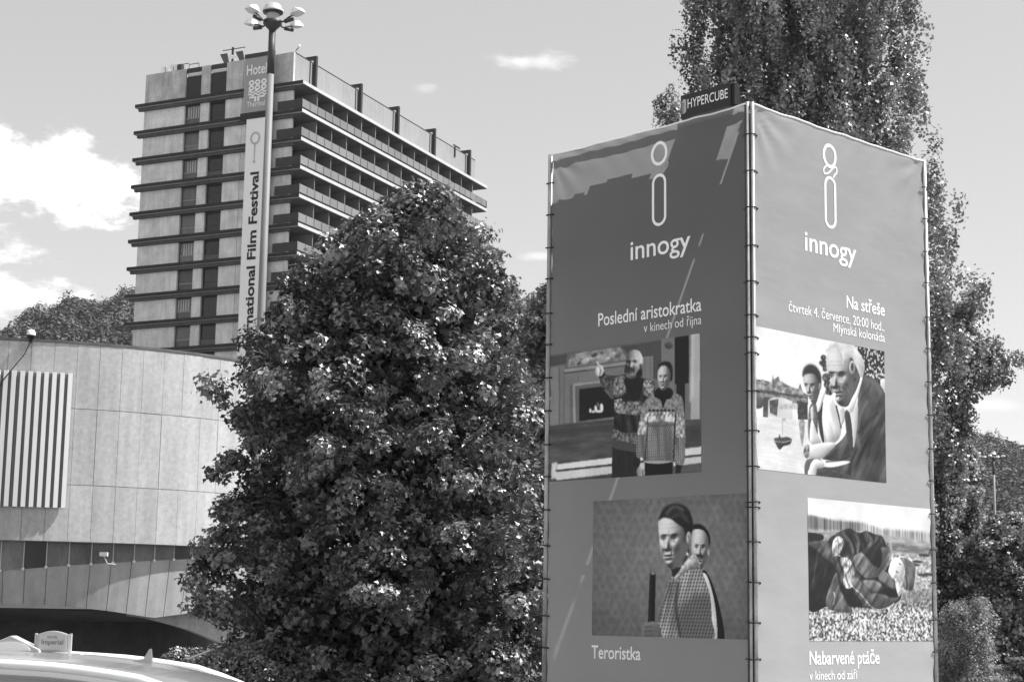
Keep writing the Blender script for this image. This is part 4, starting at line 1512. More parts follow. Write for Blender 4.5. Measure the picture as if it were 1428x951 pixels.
hotel = empty('hotel_tower', (HC[0], HC[1], 0), 0, 'tall concrete slab hotel with dark floor ledges and rows of balconies', 'hotel')
m_conc = mat('hotel_concrete', .70, .85, .2, noise=.17, scale=.7, streak=.15, vary=.06, bump=.2, bscale=12)
m_concd = mat('weathered_roof_concrete', .50, .85, .2, noise=.22, scale=.6, streak=.2, vary=.06)
m_para = mat('pale_parapet_panel', .30, .8, .2, noise=.06, scale=.4, streak=.08, vary=.03)
m_ledge = mat('dark_ledge', .035, .8, .3, noise=.25, scale=1.2)
m_ledge2 = mat('ledge_lower_band', .09, .8, .3, noise=.25, scale=1.2)
m_slab = mat('white_fascia', .50, .8, .2, noise=.08, scale=1)
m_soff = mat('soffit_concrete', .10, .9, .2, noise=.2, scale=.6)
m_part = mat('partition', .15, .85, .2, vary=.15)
m_dark = mat('dark_glass', .03, .15, .5, vary=.3)
m_wframe = mat('dark_window_frame', .05, .5, .3)
m_pane1 = mat('curtained_pane', .12, .35, .5, noise=.25, scale=1.5, stretch=(1, 1, .3), vary=.4)
m_pane2 = mat('dark_pane', .02, .15, .5, noise=.3, scale=1.2, vary=.35)
m_rail = mat('balcony_panel', .20, .6, .3, noise=.08, scale=4, vary=.12)
m_raild = mat('dark_balcony_panel', .045, .6, .3, noise=.2, scale=2)
m_post = mat('dark_steel', .035, .6, .4)
LA, LB = 22.95, 49.2                      # slab size
WB = 45.2                                 # end of the rooms


def hbox(a0, a1, b0, b1, z0, z1, mb=None):
    return (mb or MB(hm)).box(a0, a1, b0, b1, z0, z1)


NF = 18
slab_me = hbox(0, LA, 0, LB, -.36, 0).mesh('floor_slab', m_slab)
ledge_me = hbox(.02, LA, -.04, .30, -.34, .03).mesh('ledge', m_ledge)
ledge2_me = hbox(1.3, LA - .25, .30, .68, -.70, -.36).mesh('ledge_beam', m_ledge2)
soff_me = hbox(.06, 3.3, .3, LB - .1, -.44, -.362).mesh('soffit', m_soff)
wall_defs = [(16.39, 22.11), (12.99, 14.19), (8.45, 10.73), (4.9, 8.40), (1.79, 4.86)]
hw_ = PIT - .70
wall_me = [hbox(a0, a1, .70, 1.1, .03, hw_, MB(hm)).mesh('wall_panel', m_conc) for a0, a1 in wall_defs]
balk_me = hbox(.02, 3.25, .0, .06, .10, 1.10).mesh('balcony_end', m_raild)
for (nm_, a0, a1) in (('w1', 14.21, 16.37), ('w2', 10.75, 12.97)):
    pass
rail_me = hbox(.02, .07, .05, 1.62, .22, 1.08).mesh('railing_panel', m_rail)
fill_me = hbox(.10, .13, 0, 1.7, -.0, .24).mesh('railing_foot', m_raild)
part_me = hbox(.35, 3.1, -.09, .09, 0, PIT - .37).mesh('partition', m_part)


def win_meshes(a0, a1, kind):
    fr = MB(hm)
    z0, z1 = .03, hw_
    for (x0, x1, y0, y1) in ((a0, a0 + .10, z0, z1), (a1 - .10, a1, z0, z1), (a0 + .1, a1 - .1, z0, z0 + .1), (a0 + .1, a1 - .1, z1 - .1, z1), (a0 + .1, a1 - .1, z0 + .82, z0 + .92)):
        fr.box(x0, x1, .98, 1.06, y0, y1)
    p1 = MB(hm).box(a0 + .08, a1 - .08, 1.02, 1.04, z0 + .88, z1 - .05)
    p2 = MB(hm).box(a0 + .08, a1 - .08, 1.02, 1.04, z0 + .05, z0 + .86)
    return fr.mesh('window', m_wframe), p1.mesh('pane', kind), p2.mesh('pane', kind)


wins = [win_meshes(14.19, 16.39, m_pane1), win_meshes(10.73, 12.99, m_pane2)]
m_curt = mat('net_curtain', .42, .9, .1, noise=.3, scale=6, stretch=(1, 1, .1))
rest_part, rest_rail, rest_glass = MB(hm), MB(hm), MB(hm)
for k in range(NF):
    z = ZT - PIT * k
    off = tuple(np.array([0, 0, z]))
    link('floor_slab', slab_me, hotel, off)
    link('ledge', ledge_me, hotel, off)
    link('ledge_beam', ledge2_me, hotel, off)
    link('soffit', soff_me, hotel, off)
    if k == 0:
        continue
    zo = (0, 0, z)
    for w in wall_me:
        link('wall_panel', w, hotel, zo)
    for j, (wf, p1, p2) in enumerate(wins):
        f_ = link('window', wf, hotel, zo)
        link('pane', p1, f_)
        link('pane', p2, f_)
        if j == 0:
            MB(hm).box(14.3, 16.28, .965, .978, .86, 1.0).build('transom', mat('pale_transom', .26, .6), f_)
        if (k * 7 + j * 3) % 5 in (1, 2) and j == 0:
            cb = MB(hm)
            a0 = 14.3 + .2 * (k % 3)
            for q in range(5):
                cb.box(a0 + q * .34, a0 + q * .34 + .2, 1.00, 1.015, .95, hw_ - .12)
            cb.build('curtain', m_curt, f_, loc=(0, 0, 0))
        elif j == 1 and k % 3 == 0:
            MB(hm).box(10.85, 12.9, 1.0, 1.015, .12, .80).build('pane_reflection', mat('painted_reflection', .16, .8, vary=.3), f_)  # paler slab stands in for a reflection in the lower pane
    link('balcony_end', balk_me, hotel, zo)
    if k <= 6:
        for i in range(29):
            link('railing_panel', rail_me, hotel, tuple(np.array(zo) + HV * 1.69 * i))
        for i in range(13):
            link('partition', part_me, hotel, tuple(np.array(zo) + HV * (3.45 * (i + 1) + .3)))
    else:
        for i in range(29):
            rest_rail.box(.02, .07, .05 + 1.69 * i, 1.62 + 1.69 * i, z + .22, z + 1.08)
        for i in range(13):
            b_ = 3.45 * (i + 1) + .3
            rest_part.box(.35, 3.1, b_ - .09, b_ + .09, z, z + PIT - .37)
    hbox(.05, .10, .02, LB - .05, z + 1.08, z + 1.14).build('handrail', m_rail, hotel)
    hbox(.12, .16, .02, LB - .05, z + .02, z + .17).build('railing_kerb', m_raild, hotel)
    hbox(.02, 3.2, LB - .08, LB - .03, z + .12, z + 1.08).build('balcony_end', m_raild, hotel)
rest_rail.build('railing_panel', m_rail, hotel, kind='stuff')
rest_part.build('partition', m_part, hotel, kind='stuff')
# rooms behind: dark recess wall and glazing per bay for the upper floors
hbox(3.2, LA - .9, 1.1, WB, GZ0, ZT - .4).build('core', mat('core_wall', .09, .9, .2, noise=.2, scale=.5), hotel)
gl_me = hbox(3.1, 3.18, .35, 2.55, .1, PIT - .6).mesh('balcony_window', m_dark)
cur_me = hbox(3.05, 3.09, .45, 1.1, .15, PIT - .7).mesh('curtain', mat('balcony_curtain', .18, .9, vary=.4))
for k in range(1, 7):
    for i in range(13):
        g = link('balcony_window', gl_me, hotel, tuple(HV * (3.45 * i + .7) + np.array([0, 0, ZT - PIT * k])))
        if (i * 5 + k * 3) % 4 == 0:
            link('curtain', cur_me, g)
for k in range(7, NF):
    for i in range(13):
        b_ = 3.45 * i + .7
        rest_glass.box(3.1, 3.18, b_ + .35, b_ + 2.55, ZT - PIT * k + .1, ZT - PIT * k + PIT - .6)
rest_glass.build('balcony_window', m_dark, hotel, kind='stuff')
# roof storey
PT = 62.1
ps = [(16.39, 22.11, m_conc), (12.99, 14.19, m_conc), (8.45, 10.73, m_conc), (4.9, 8.40, m_conc), (1.79, 4.86, m_conc)]
for a0, a1, mm in ps:
    hbox(a0, a1, .70, 1.1, ZT + .03, PT).build('roof_wall_panel', m_concd, hotel)
for a0, a1 in ((14.21, 16.37), (10.75, 12.97)):
    hbox(a0, a1, .90, 1.05, ZT + .03, PT - .95).build('louvre_panel', mat('dark_louvre', .045, .7, .3, vary=.2), hotel)
    hbox(a0 + .1, a1 - .1, .86, .98, PT - .92, PT - .62).build('light_lintel', mat('light_lintel', .55), hotel)
    hbox(a0, a1, .80, 1.05, PT - .5, PT + .02).build('dark_lintel', m_post, hotel)
bp = 1.1
posts = [4.93, 15.6, 25.25, 35.55, 46.4]
edges_b = [1.12] + posts + [49.0]
for i in range(len(edges_b) - 1):
    b0, b1 = edges_b[i] + (.12 if i else 0), edges_b[i + 1] - .12
    n_ = max(1, round((b1 - b0) / 3.4))
    for q in range(n_):
        c0, c1 = b0 + (b1 - b0) * q / n_, b0 + (b1 - b0) * (q + 1) / n_
        hbox(1.79, 2.1, c0 + .01, c1 - .01, ZT + .03, PT - .02 - .0).build('parapet_panel', m_para, hotel)
    hbox(1.75, 2.2, b0, b1, PT - .018, PT + .05).build('coping', m_ledge, hotel)
hbox(2.2, 2.5, 1.1, 48.9, ZT + .02, PT - .3).build('parapet_backing', m_conc, hotel)
hbox(LA - 1.2, LA - .9, 1.1, 48.9, ZT + .02, PT - .3).build('parapet_backing', m_conc, hotel)
for b in posts:
    mb = MB(hm)
    mb.box(1.35, 1.74, b - .05, b + .32, ZT + .02, PT + .80)
    mb.box(1.70, 3.6, b - .05, b + .32, PT + .42, PT + .80)
    mb.build('roof_frame', m_post, hotel)
    hbox(1.72, 1.78, b - .75, b - .62, ZT + .05, PT - .1).build('downpipe', m_post, hotel)
# roof-top equipment
dish_m = mat('white_dish', .8, .4)


def dish(a, z, r, lab):
    t = empty('satellite_dish', tuple(HC * [1, 1, 0] + hm(a, 3, 0) + [0, 0, z]), 0, lab, 'satellite dish', 'dishes on the hotel roof')
    MB().lathe([(.02, .12), (r * .5, .05), (r * .9, -.12), (r, -.2), (r * .9, -.16), (r * .5, 0), (.02, .06)]).build('reflector', dish_m, t, smooth=True, rot=(rad(75), 0, rad(-150 if r > .5 else 160)))
    MB().tube([(0, .1, -z + PT - .0), (0, .1, 0)], .05, 8).build('pole', m_post, t)
    MB().tube([(0, -.1, .0), (.1, -.7, .1)], .03, 6).build('feed_arm', m_post, t)


dish(21.1, PT + 1.15, .45, 'smaller satellite dish at the far left end of the hotel roof')
dish(19.9, PT + 1.15, .62, 'larger white satellite dish beside the dark equipment box on the hotel roof')
t = empty('equipment_box', tuple(HC * [1, 1, 0] + hm(18.9, 3, PT)), 0, 'small dark equipment box with an antenna arm on the left part of the hotel roof', 'equipment box')
MB(hm).box(-.3, .3, -.3, .3, .5, 1.5).build('cabinet', m_post, t)
MB(hm).box(-.05, .05, -.05, .05, 0, .5).build('pole', m_post, t)
MB(hm).box(-1.2, .5, -.03, .03, 1.5, 1.58).build('antenna_arm', m_wframe, t)
t = empty('roof_rack', tuple(HC * [1, 1, 0] + hm(17.0, 3, PT)), 0, 'low thin pipe frame on the hotel roof edge left of the dark window strip', 'pipe frame')
for a_ in (-.7, .7):
    MB(hm).box(a_ - .03, a_ + .03, 0, .06, 0, 1.35).build('pole', m_soff, t)
MB(hm).box(-.7, .7, 0, .06, 1.35, 1.43).build('rail', m_soff, t)
t = empty('floodlight_rack', tuple(HC * [1, 1, 0] + hm(11.6, 3, PT)), 0, 'rack of two dark tilted panels and white lamps on the hotel roof', 'floodlight rack')
MB(hm).box(-1.7, 1.4, -.04, .04, 2.35, 2.43).build('bar', m_post, t)
MB(hm).box(-.1, .1, -.1, .1, .2, 2.6).build('pole', m_post, t)
for a_ in (1.1, -1.05):
    MB(hm).prism([(a_ + .65, 2.0), (a_ - .35, 2.0), (a_ - .65, .9), (a_ + .05, .9)], -.05, .05).build('panel', mat('grey_panel', .10), t)
for a_ in (.1, -.35):
    MB().lathe([(0, .25), (.2, .2), (.26, 0), (.2, -.2), (0, -.25)], tuple(hm(a_, -.1, 1.4)), 12).build('lamp', dish_m, t, smooth=True)
t = empty('roof_camera', tuple(HC * [1, 1, 0] + hm(2.0, 1.3, PT)), 0, 'small white globe on a bent arm at the front corner of the hotel roof', 'camera')
MB().tube([(0, 0, 0), (.1, 0, .4), (.35, 0, .7)], .05, 6).build('arm', m_post, t)
MB().lathe([(0, .2), (.15, .14), (.2, 0), (.15, -.14), (0, -.2)], (.38, 0, .85), 12).build('globe', dish_m, t, smooth=True)
t = empty('roof_bracket', tuple(HC * [1, 1, 0] + hm(1.7, 42.3, PT - .1)), 0, 'small dark T shaped bracket on the far part of the hotel parapet', 'bracket')
MB(hm).box(-.05, .05, -.15, .15, -1.1, .3).build('post', m_post, t)
MB(hm).box(-.05, .05, -.5, 1.5, .3, .5).build('arm', m_post, t)

# hotel sign and festival banner hanging on the end wall
m_sgn = mat('grey_sign_cloth', .34, .7, .2, noise=.06, scale=.6)
m_wcl = mat('white_banner_cloth', .88, .7, .2, noise=.03, scale=.5)
m_pr = mat('pale_print', .88, .7)
m_ink = mat('dark_print', .03, .7)
sgn = empty('hotel_sign', tuple(HC * [1, 1, 0] + hm(5.65, -.3, 55.5)), 0, 'grey sheet reading Hotel Thermal with a spring emblem at the hotel roof edge', 'sign')
SB = 55.5
MB(hm).box(-1.95, 1.97, 0, .06, 0, 6.25).build('sheet', m_sgn, sgn)
MB(hm).box(-1.98, 2.0, -.06, .12, 6.26, 6.72).build('top_bar', m_post, sgn)
MB(hm).box(-1.98, 2.3, -.06, .12, -.75, -.01).build('bottom_bar', m_ledge, sgn)


def hflat(name, v2, faces, m, parent):
    """v2: (a, z) relative to the thing, proud of its front"""
    return MB(hm).add([(a, -.03, z) for a, z in v2], faces).build(name, m, parent)


hfn = lambda a, b, c_: hm(a, -.03, b)
lettering('Hotel', (1.66, 4.30, 0), (-1, 0, 0), (0, 1, 0), 2.65, 1.15, m_pr, sgn, .012, fn=hfn)
lettering('Thermal', (1.50, .62, 0), (-1, 0, 0), (0, 1, 0), 2.4, .62, m_pr, sgn, .0, fn=hfn)
for (ca, cz) in ((.95, 3.35), (.95, 2.75), (0.15, 3.35), (0.15, 2.75), (-.68, 3.35), (-.68, 2.75)):
    ptsr = [(ca + .27 * math.cos(t), cz + .22 * math.sin(t)) for t in np.linspace(0, 2 * math.pi, 16, endpoint=False)]
    v_, f_ = ribbon(ptsr, .21, True)
    hflat('emblem_ring', v_, f_, m_pr, sgn)
for zz_, w_ in ((2.30, .16), (1.98, .16)):
    ptsr = [(1.35 - 2.4 * t, zz_ + .11 * math.sin(t * 6 * math.pi)) for t in np.linspace(0, 1, 40)]
    v_, f_ = ribbon(ptsr, w_)
    hflat('emblem_wave', v_, f_, m_pr, sgn)
hflat('emblem_jet', [(.52, 1.15), (.25, 1.15), (.25, 1.75), (.52, 1.75)], [(0, 1, 2, 3)], m_pr, sgn)
hflat('emblem_jet', [(.12, 1.15), (-.15, 1.15), (-.15, 1.75), (.12, 1.75)], [(0, 1, 2, 3)], m_pr, sgn)
hflat('emblem_arm', [(1.2, 1.58), (.54, 1.58), (.54, 1.76), (1.2, 1.80)], [(0, 1, 2, 3)], m_pr, sgn)
hflat('emblem_arm', [(-.17, 1.58), (-.85, 1.58), (-.85, 1.80), (-.17, 1.76)], [(0, 1, 2, 3)], m_pr, sgn)

fb = empty('festival_banner', tuple(HC * [1, 1, 0] + hm(5.82, -.3, 22.0)), 0, 'long white vertical banner reading International Film Festival on the hotel end wall', 'banner')
MB(hm).box(-1.28, 1.27, 0, .05, 0, 32.75).build('cloth', m_wcl, fb)
# text reads upwards: e starts at z 30.2, l ends at 48.7; letters grow towards +a
MB(hm).box(-1.95, -1.29, .02, .10, 0, 33.4).build('dark_strip', m_post, fb)  # plain dark strip along the right edge of the cloth
full = 48.68 - 30.15
_V, _ = glyphs('ernational Film Festival', .02)
_W, _ = glyphs('International Film Festival', .02)
ratio = np.ptp(_W[:, 0]) / np.ptp(_V[:, 0])
lettering('International Film Festival', (48.68 - full * ratio - 22.0, 0, 0), (1, 0, 0), (0, 1, 0), full * ratio, 1.05, m_ink, fb, .028,
          fn=lambda a, b, c_: hm(-.62 + b, -.03, a))
ptsr = [(.02 + .55 * math.cos(t), 30.5 + .62 * math.sin(t)) for t in np.linspace(0, 2 * math.pi, 24, endpoint=False)]
m_gp = mat('grey_print', .5, .7)
v_, f_ = ribbon(ptsr, .24, True)
hflat('emblem_globe', v_, f_, m_gp, fb)
hflat('emblem_handle', [(.14, 29.9), (-.06, 29.9), (.0, 27.9), (.10, 27.9)], [(0, 1, 2, 3)], m_gp, fb)
hflat('emblem_foot', [(.22, 27.7), (-.10, 27.7), (-.10, 27.95), (.22, 27.95)], [(0, 1, 2, 3)], m_gp, fb)

# ------------------------------------------------------------------ round concrete hall
DX, DY = -19.8, 72.0
hall = empty('round_hall', (DX, DY, -4), 0, 'round exhibition hall of pale concrete panels above a dark undercroft at the left', 'hall')


def cyl(phi, r, z):
    p = rad(phi)
    return (r * math.sin(p), -r * math.cos(p), z + 4)


def cbox(p0, p1, r0, r1, z0, z1, n=2, zf0=None, rb=None):
    """curved slab; r1 outer; zf0: bottom height as function of phi; rb: (inner, outer) radius at the bottom"""
    vs, fs = [], []
    for i in range(n + 1):
        p = p0 + (p1 - p0) * i / n
        zb = zf0(p) if zf0 else z0
        zt = z1(p) if callable(z1) else z1
        a, b = rb if rb else (r0, r1)
        vs += [cyl(p, a, zb), cyl(p, b, zb), cyl(p, r1, zt), cyl(p, r0, zt)]
    for i in range(n):
        k = 4 * i
        for j in range(4):
            fs.append((k + j, k + (j + 1) % 4, k + 4 + (j + 1) % 4, k + 4 + j))
    fs += [(0, 1, 2, 3), (4 * n + 3, 4 * n + 2, 4 * n + 1, 4 * n)]
    return MB().add(vs, fs)


m_drum = mat('drum_concrete', .50, .85, .15, noise=.13, scale=6, streak=.16, vary=.06, bump=.35, bscale=26)
m_joint = mat('joint_filler', .42, .9, .1)
m_skirt = mat('skirt_concrete', .46, .85, .15, noise=.10, scale=2, streak=.12, vary=.04, bump=.2, bscale=14)
PW = 3.83
rows_z = [(3.88, 5.88), (5.90, 8.61), (8.63, 10.96)]
jit = random.Random(3)
for i in range(-13, 26):
    p0 = 12.45 + PW * i
    for z0, z1 in rows_z:
        cbox(p0 + .025, p0 + PW - .025, 11.80, 12.0 + jit.uniform(-.008, .008), z0, z1).build('concrete_panel', m_drum, hall)
cbox(-45, 118, 11.5, 11.93, 3.86, 10.94, 60).build('drum_wall', m_joint, hall)
cbox(118, 315, 11.5, 12.0, 3.86, 10.96, 60).build('drum_wall', m_drum, hall)
cbox(-45, 315, 11.45, 12.03, 10.97, 11.06, 100).build('coping', mat('dark_coping', .12, .7, noise=.3, scale=2), hall)
MB().lathe([(0, 14.9), (11.5, 14.9)], n=72).build('roof', mat('roof_felt', .2, .9), hall)
MB().lathe([(10.9, 7.862), (11.99, 7.862)], n=96).build('soffit_ring', m_joint, hall)
# glazed strip with light mullions, floor rises to the right
zb = lambda p: float(np.interp(p, (-45, 9.2, 20.6, 32.2, 47.3, 70), (2.3, 2.81, 3.05, 3.25, 3.48, 3.6)))
zs = lambda p: float(np.interp(p, (-45, 9.1, 20.9, 29.1, 37.2, 43.6, 50, 118), (1.7, 1.69, 1.61, 1.46, 1.24, 1.40, 1.55, 1.7)))
m_gls = mat('strip_glass', .17, .35, .4, noise=.35, scale=1.3, stretch=(1, 1, .5), vary=.28)
m_gld = mat('open_dark_pane', .03, .2, .4)
m_mul = mat('pale_mullion', .62, .5)
for i in range(-14, 27):
    p0 = 13.1 + 3.83 * i
    dark = i in (0, 7, -6, 12)
    cbox(p0, p0 + 3.83, 11.60, 11.64, 0, 3.86, 2, zf0=zb).build('strip_pane', m_gld if dark else m_gls, hall)
    x, y, z = cyl(p0, 11.66, zb(p0))
    mu = MB().tube([(x, y, z), (x, y, 7.86)], .018, 6).build('mullion', m_mul, hall)
    MB().lathe([(0, .05), (.05, .04), (.055, 0), (.04, -.05), (0, -.05)], (x, y, z), 8).build('mullion_foot', mat('white_cap', .85), mu)
for i in range(-14, 27):
    p0 = 9.7 + 3.7 * i
    cbox(p0 + .06, p0 + 3.7 - .06, 11.45, 11.62, 0, zb, 2, zf0=zs, rb=(11.1, 11.3)).build('skirt_panel', m_skirt, hall)
cbox(-45, 115, 11.3, 11.57, 0, zb, 50, zf0=lambda p: zs(p) + .02, rb=(11.0, 11.24)).build('skirt_wall', m_joint, hall)
# pale ramp wall under the right part of the skirt
cbox(34, 75, 10.3, 10.55, 0, 1.75, 24, zf0=lambda p: float(np.interp(p, (34, 37.2, 43, 48, 56, 75), (1.30, 1.24, 1.02, .80, .35, -.6)))).build('ramp_wall', m_drum, hall)
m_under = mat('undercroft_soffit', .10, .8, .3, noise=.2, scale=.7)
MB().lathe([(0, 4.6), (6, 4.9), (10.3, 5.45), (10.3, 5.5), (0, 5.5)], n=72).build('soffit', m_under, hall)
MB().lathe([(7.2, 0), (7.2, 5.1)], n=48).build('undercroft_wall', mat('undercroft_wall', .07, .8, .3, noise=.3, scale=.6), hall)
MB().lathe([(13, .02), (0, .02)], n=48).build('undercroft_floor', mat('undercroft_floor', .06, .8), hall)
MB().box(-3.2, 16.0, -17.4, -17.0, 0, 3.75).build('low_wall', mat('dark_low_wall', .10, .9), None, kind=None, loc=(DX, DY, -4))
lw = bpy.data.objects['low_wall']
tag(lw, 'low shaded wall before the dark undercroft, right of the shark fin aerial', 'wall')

# striped wall hanging
m_wst = mat('white_stripe', .86, .6, .2, noise=.02, scale=3)
m_gst = mat('grey_backing', .16, .7, .2)
st = empty('striped_hanging', (DX, DY, -4), 0, 'striped wall hanging of white and grey vertical bars on the round hall', 'wall hanging')
cbox(1.0, 19.30, 12.06, 12.10, 5.07, 9.83, 12).build('backing', m_gst, st)
lefts = [8.2 - 1.26 * k for k in range(1, 6)][::-1] + [8.2, 9.5, 10.9, 12.2, 13.5, 14.8, 16.1, 17.4, 18.7]
for i, p in enumerate(lefts):
    w = .72
    b = cbox(p, p + w, 12.10, 12.19, 5.05, 9.87, 1)
    # bars hang very slightly askew, as in the photograph
    link('bar', b.mesh('bar', m_wst), st)
# bulkhead lamp and its cable on the rim
lampb = empty('rim_lamp', cyl(12.2, 12.0, 0), 0, 'small round lamp with slanting black cable on the rim of the round hall', 'lamp')
c_ = cyl(12.2, 12.05, 11.06)
lampb.location = (DX + c_[0], DY + c_[1], c_[2] - 4)
MB().lathe([(0, .34), (.10, .31), (.15, .22), (.16, .12)], n=14).build('hood', mat('white_cap', .85), lampb, smooth=True)
MB().lathe([(.13, .13), (.13, .02), (.05, -.02), (.05, -.15)], n=14).build('housing', m_black, lampb, smooth=True)
e1, e2, e3 = np.array(cyl(12.2, 12.06, 11.0)), np.array(cyl(11.4, 12.10, 10.5)), np.array(cyl(8.2, 12.24, 9.5))
e4 = np.array(cyl(4.5, 12.24, 8.0))
o_ = np.array(c_)
MB().tube([e1 - o_, e2 - o_, e3 - o_, e4 - o_], .022, 6).build('cable', m_black, lampb)
fl = empty('wall_floodlight', (0, 0, 0), 0, 'tiny white floodlight on a bent arm at the glazed strip', 'floodlight')
c_ = cyl(26.4, 11.9, 3.28)
fl.location = (DX + c_[0], DY + c_[1], c_[2] - 4)
MB().tube([(.42, .15, -.16), (.15, .02, -.14), (.02, -.05, .14)], .02, 6).build('arm', m_mul, fl)
MB().box(-.12, .16, -.12, .04, .12, .26).build('head', mat('white_cap', .85), fl)

# ------------------------------------------------------------------ tall lamp masts
m_mast = mat('painted_mast', .22, .55, .3, noise=.08, scale=3, stretch=(1, 1, .2))
m_head = mat('lamp_shell', .82, .35, .4)
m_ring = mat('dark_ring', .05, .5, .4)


def head_mesh():
    b = MB()
    b.add([(-.15, .17, -.04), (.15, .17, -.04), (.20, .02, -.03), (.14, -.22, .0), (-.14, -.22, .0), (-.20, .02, -.03),
           (-.11, .12, .13), (.11, .12, .13), (.14, .0, .16), (.09, -.18, .10), (-.09, -.18, .10), (-.14, .0, .16)],
          [(0, 1, 7, 6), (1, 2, 8, 7), (2, 3, 9, 8), (3, 4, 10, 9), (4, 5, 11, 10), (5, 0, 6, 11), (6, 7, 8, 11), (8, 9, 10, 11), (0, 5, 2, 1), (5, 4, 3, 2)])
    return b


def lamp_mast(base, height, r, lab, flip=0.0):
    t = empty('lamp_mast', base, 0, lab, 'street lamp', 'tall lamp masts with four heads')
    h = height
    MB().tube([(0, 0, 0), (0, 0, h * .5), (0, 0, h - .75)], [r * 1.15, r * 1.05, r * .88], 20).build('pole', m_mast, t, smooth=True)
    MB().tube([(0, 0, h - 2.2), (0, 0, h - .74)], [r * .945, r * .89], 20).build('shade_sleeve', m_ring, t, smooth=True)  # dark colour stands in for shadow cast on the pole top
    MB().lathe([(r * .9, -.80), (.16, -.74), (.29, -.60), (.29, -.50), (.20, -.48)], (0, 0, h), 24).build('lower_ring', m_ring, t, smooth=True)
    MB().lathe([(.19, -.50), (.20, -.28), (.17, -.26)], (0, 0, h), 24).build('drum', mat('grey_drum', .42, .5), t, smooth=True)
    MB().lathe([(.17, -.27), (.31, -.25), (.31, -.20), (.30, -.18)], (0, 0, h), 24).build('upper_ring', m_ring, t, smooth=True)
    MB().lathe([(.32, -.21), (.33, -.16), (.27, -.13), (.25, -.02), (.19, .03), (0, .045)], (0, 0, h), 28).build('cap', mat('cap_metal', .62, .35, .5, metal=.3), t, smooth=True)
    hm_ = head_mesh().mesh('head', m_head)
    for (hx, hy) in ((-.46, -.62), (-.66, .50), (.72, -.45), (.56, .60)):
        d = math.hypot(hx, hy)
        ux, uy = hx / d, hy / d
        a = MB().tube([(ux * .27, uy * .27, h - .56), (ux * .42, uy * .42, h - .60), (ux * .62, uy * .62, h - .50), (hx, hy, h - .44)], .028, 8)
        a.tube([(ux * .50, uy * .50, h - .60), (ux * .80, uy * .80, h - .58)], [.07, .06], 8)
        am = a.build('arm', m_ring, t, smooth=True)
        yaw = math.atan2(uy, ux) + math.pi / 2
        link('head', hm_, t, (hx * 1.12, hy * 1.12, h - .42), (rad(-5), 0, yaw))
        MB().box(-.15, .15, -.18, .14, -.085, -.045).build('lens', mat('lamp_lens', .12, .15, .5), bpy.data.objects[t.children[-1].name])
    return t


pb = at(371.5, 240, 50)
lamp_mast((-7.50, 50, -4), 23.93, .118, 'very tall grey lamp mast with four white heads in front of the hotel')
fb_ = at(1386, 670, 168)
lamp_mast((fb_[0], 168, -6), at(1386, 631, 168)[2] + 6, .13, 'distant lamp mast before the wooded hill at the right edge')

# ------------------------------------------------------------------ handrail at the lower left
hr = empty('handrail', tuple(at(298, 905, 29)), 0, 'pale handrail slanting up to the right among dark bushes below the maple', 'handrail')
p0, p1 = at(262, 919, 29.6) - np.array(hr.location), at(345, 886, 28.4) - np.array(hr.location)
MB().tube([p0, p1], .02, 8).build('rail', mat('pale_metal', .75, .4, .5), hr)
for f in (0, .33, .66, 1):
    q = p0 + (p1 - p0) * f
    MB().tube([q, q - [0, 0, q[2] + hr.location[2]]], .02, 6).build('post', m_steel, hr)

# ------------------------------------------------------------------ car in the foreground
YC = 8.2
m_paint = mat('silver_paint', .36, .28, .5, metal=.55, coat=.6)
m_glass = mat('tinted_glass', .03, .08, .5, coat=.3)
m_chrome = mat('roof_rail_metal', .75, .18, .6, metal=.9)
car = empty('taxi_car', (-4.0, YC, 0), 0, 'silver estate car with only its roof and rail visible at bottom left', 'car')
# roof line (x, z) through the photographed silhouette
sil = [tuple(at(x, y, YC)[[0, 2]]) for x, y in ((0, 906), (60, 909.5), (120, 913), (165, 918), (200, 923), (235, 928.5), (270, 936), (300, 944), (325, 953), (345, 963))]
xr = [-7.2, -6.9, -6.2, -5.5, -4.9, -4.3, -3.6] + [q[0] + 0 for q in sil] + [sil[-1][0] + .12, sil[-1][0] + .28, sil[-1][0] + .36]
zr = [.62, .78, .93, 1.00, 1.22, 1.38, 1.425] + [q[1] for q in sil] + [1.22, 1.0, .62]
stations = []
xx_ = np.concatenate([np.linspace(xr[0], -2.4, 26), np.linspace(-2.35, xr[-1], 34)])
for x in xx_:
    zt = float(np.interp(x, xr, zr))
    zbelt = min(.98, zt - .03)
    k = min(1, max(0, (zt - .98) / .3))
    roofw = .90 - .20 * k
    stations.append((x, [(-.86, .28), (-.93, .50), (-.93, .78), (-.90, zbelt), (-(roofw + .03), zt - .13 * k - .01), (-roofw, zt - .085 * k - .005), (-roofw + .07, zt - .045 * k), (-.38, zt - .016 * k), (-.15, zt - .002), (0, zt)]))
vs, fs = [], []
for x, sec in stations:
    full_ = sec + [(-a, b) for a, b in sec[-2::-1]]
    for a, b in full_:
        vs.append((x + 4.0, a, b))
m_ = len(full_)
for i in range(len(stations) - 1):
    for j in range(m_ - 1):
        k = i * m_ + j
        fs.append((k, k + 1, k + m_ + 1, k + m_))
fs.append(tuple(range(m_)))
fs.append(tuple((len(stations) - 1) * m_ + j for j in range(m_))[::-1])
MB().add(vs, fs).build('body', m_paint, car, smooth=True)
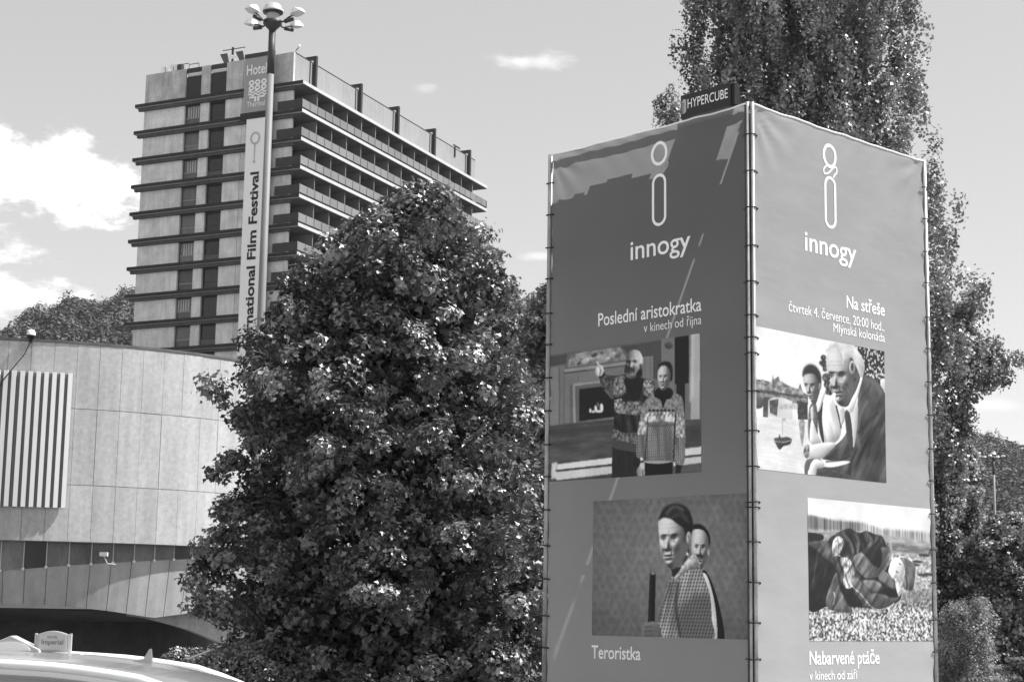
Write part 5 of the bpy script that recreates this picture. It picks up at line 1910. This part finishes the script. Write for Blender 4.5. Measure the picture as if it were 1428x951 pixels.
for sgn_ in (-1, 1):
    pts = []
    for x in np.linspace(-4.2, sil[8][0] - .05, 24):
        zt = float(np.interp(x, xr, zr))
        f = min(1, (x + 4.2) / .2, (sil[8][0] - .05 - x) / .25)
        pts.append((x + 4.0, sgn_ * .70, zt - .060 + .028 * f))
    MB().tube(pts, .022, 10).build('roof_rail', mat('satin_rail', .8, .3, .6), car, smooth=True)
    for (a0, a1) in ((-4.75, -3.75), (-3.68, -2.75), (-2.68, -1.75)):
        w = []
        for x in np.linspace(a0, min(a1, sil[6][0]), 6):
            zt = float(np.interp(x, xr, zr))
            w.append((x + 4.0, sgn_ * .925, 1.0))
            w.append((x + 4.0, sgn_ * .765, max(zt - .155, 1.02)))
        MB().add(w, [(2 * i, 2 * i + 1, 2 * i + 3, 2 * i + 2) for i in range(5)]).build('side_window', m_glass, car)
    for xw in (-6.25, -2.25):
        wh = MB()
        wh.tube([(0, sgn_ * .72, 0), (0, sgn_ * .94, 0)], .32, 28)
        w_ = wh.build('wheel', mat('tyre_rubber', .03, .8), car, loc=(xw + 4.0, 0, .325))
        MB().tube([(0, sgn_ * .90, 0), (0, sgn_ * .95, 0)], .21, 20).build('rim', m_chrome, w_)
sf = at(200, 923, YC)
MB().prism([(-.055, -.008), (-.045, .008), (.0, .016), (.026, .062), (.036, .064), (.042, .02), (.04, -.008)], -.01, .01).build('aerial_fin', mat('silver_paint', .5), car, bevel=.002, loc=(sf[0] + 4.0, 0, sf[2]))
# roof sign (gable shaped) and framed plate
tr_ = empty('taxi_roof_sign', tuple(at(18, 908, YC + .15)), 0, 'gable shaped taxi roof sign with a white oval at the left edge', 'taxi sign')
MB().prism([(-.16, -.01), (-.145, .014), (0, .076), (.135, .014), (.15, -.01)], -.05, .05).build('housing', mat('pale_plastic', .45, .4), tr_, bevel=.004)
MB().prism([(.10 * math.cos(t) - .003, .006 + .042 * math.sin(t)) for t in np.linspace(0, math.pi, 14)], -.054, -.05).build('lens', mat('white_plastic', .85, .4), tr_)
pl = empty('roof_plate', tuple(at(73.5, 909, YC + .15)), 0, 'framed pale plate with curved top and dark script standing on the car roof', 'sign')
hw = .082
arch = [(-hw, 0), (-hw + .004, .086)] + [(-hw + .012 + (2 * hw - .024) * t, .086 + .016 * math.sin(math.pi * t)) for t in np.linspace(0, 1, 9)] + [(hw - .004, .086), (hw, 0)]
MB().prism(arch, -.012, .012).build('frame', mat('plate_frame', .42, .4, .5), pl, bevel=.003)
inn = [(x * .82, .012 + (z - .0) * .84) for x, z in arch]
MB().prism(inn, -.017, -.012).build('panel', mat('plate_panel', .50, .5), pl)
th = [(x * .9, .012 + (z) * .80) for x, z in arch]
lettering('HOTEL', (-.024, -.0185, .066), (1, 0, 0), (0, 0, 1), .050, .011, mat('grey_ink', .2), pl)
lettering('Imperial', (-.052, -.0185, .038), (1, 0, 0), (0, 0, 1), .104, .022, mat('grey_ink', .2), pl, .01)
for s_ in (-1, 1):
    MB().tube([(s_ * (hw + .002), 0, -.012), (s_ * (hw + .002), 0, .090)], .007, 8).build('side_post', mat('pale_plastic', .45), pl)
MB().box(-hw - .02, hw + .06, -.03, .03, -.016, -.002).build('foot', mat('white_plastic', .85), pl)
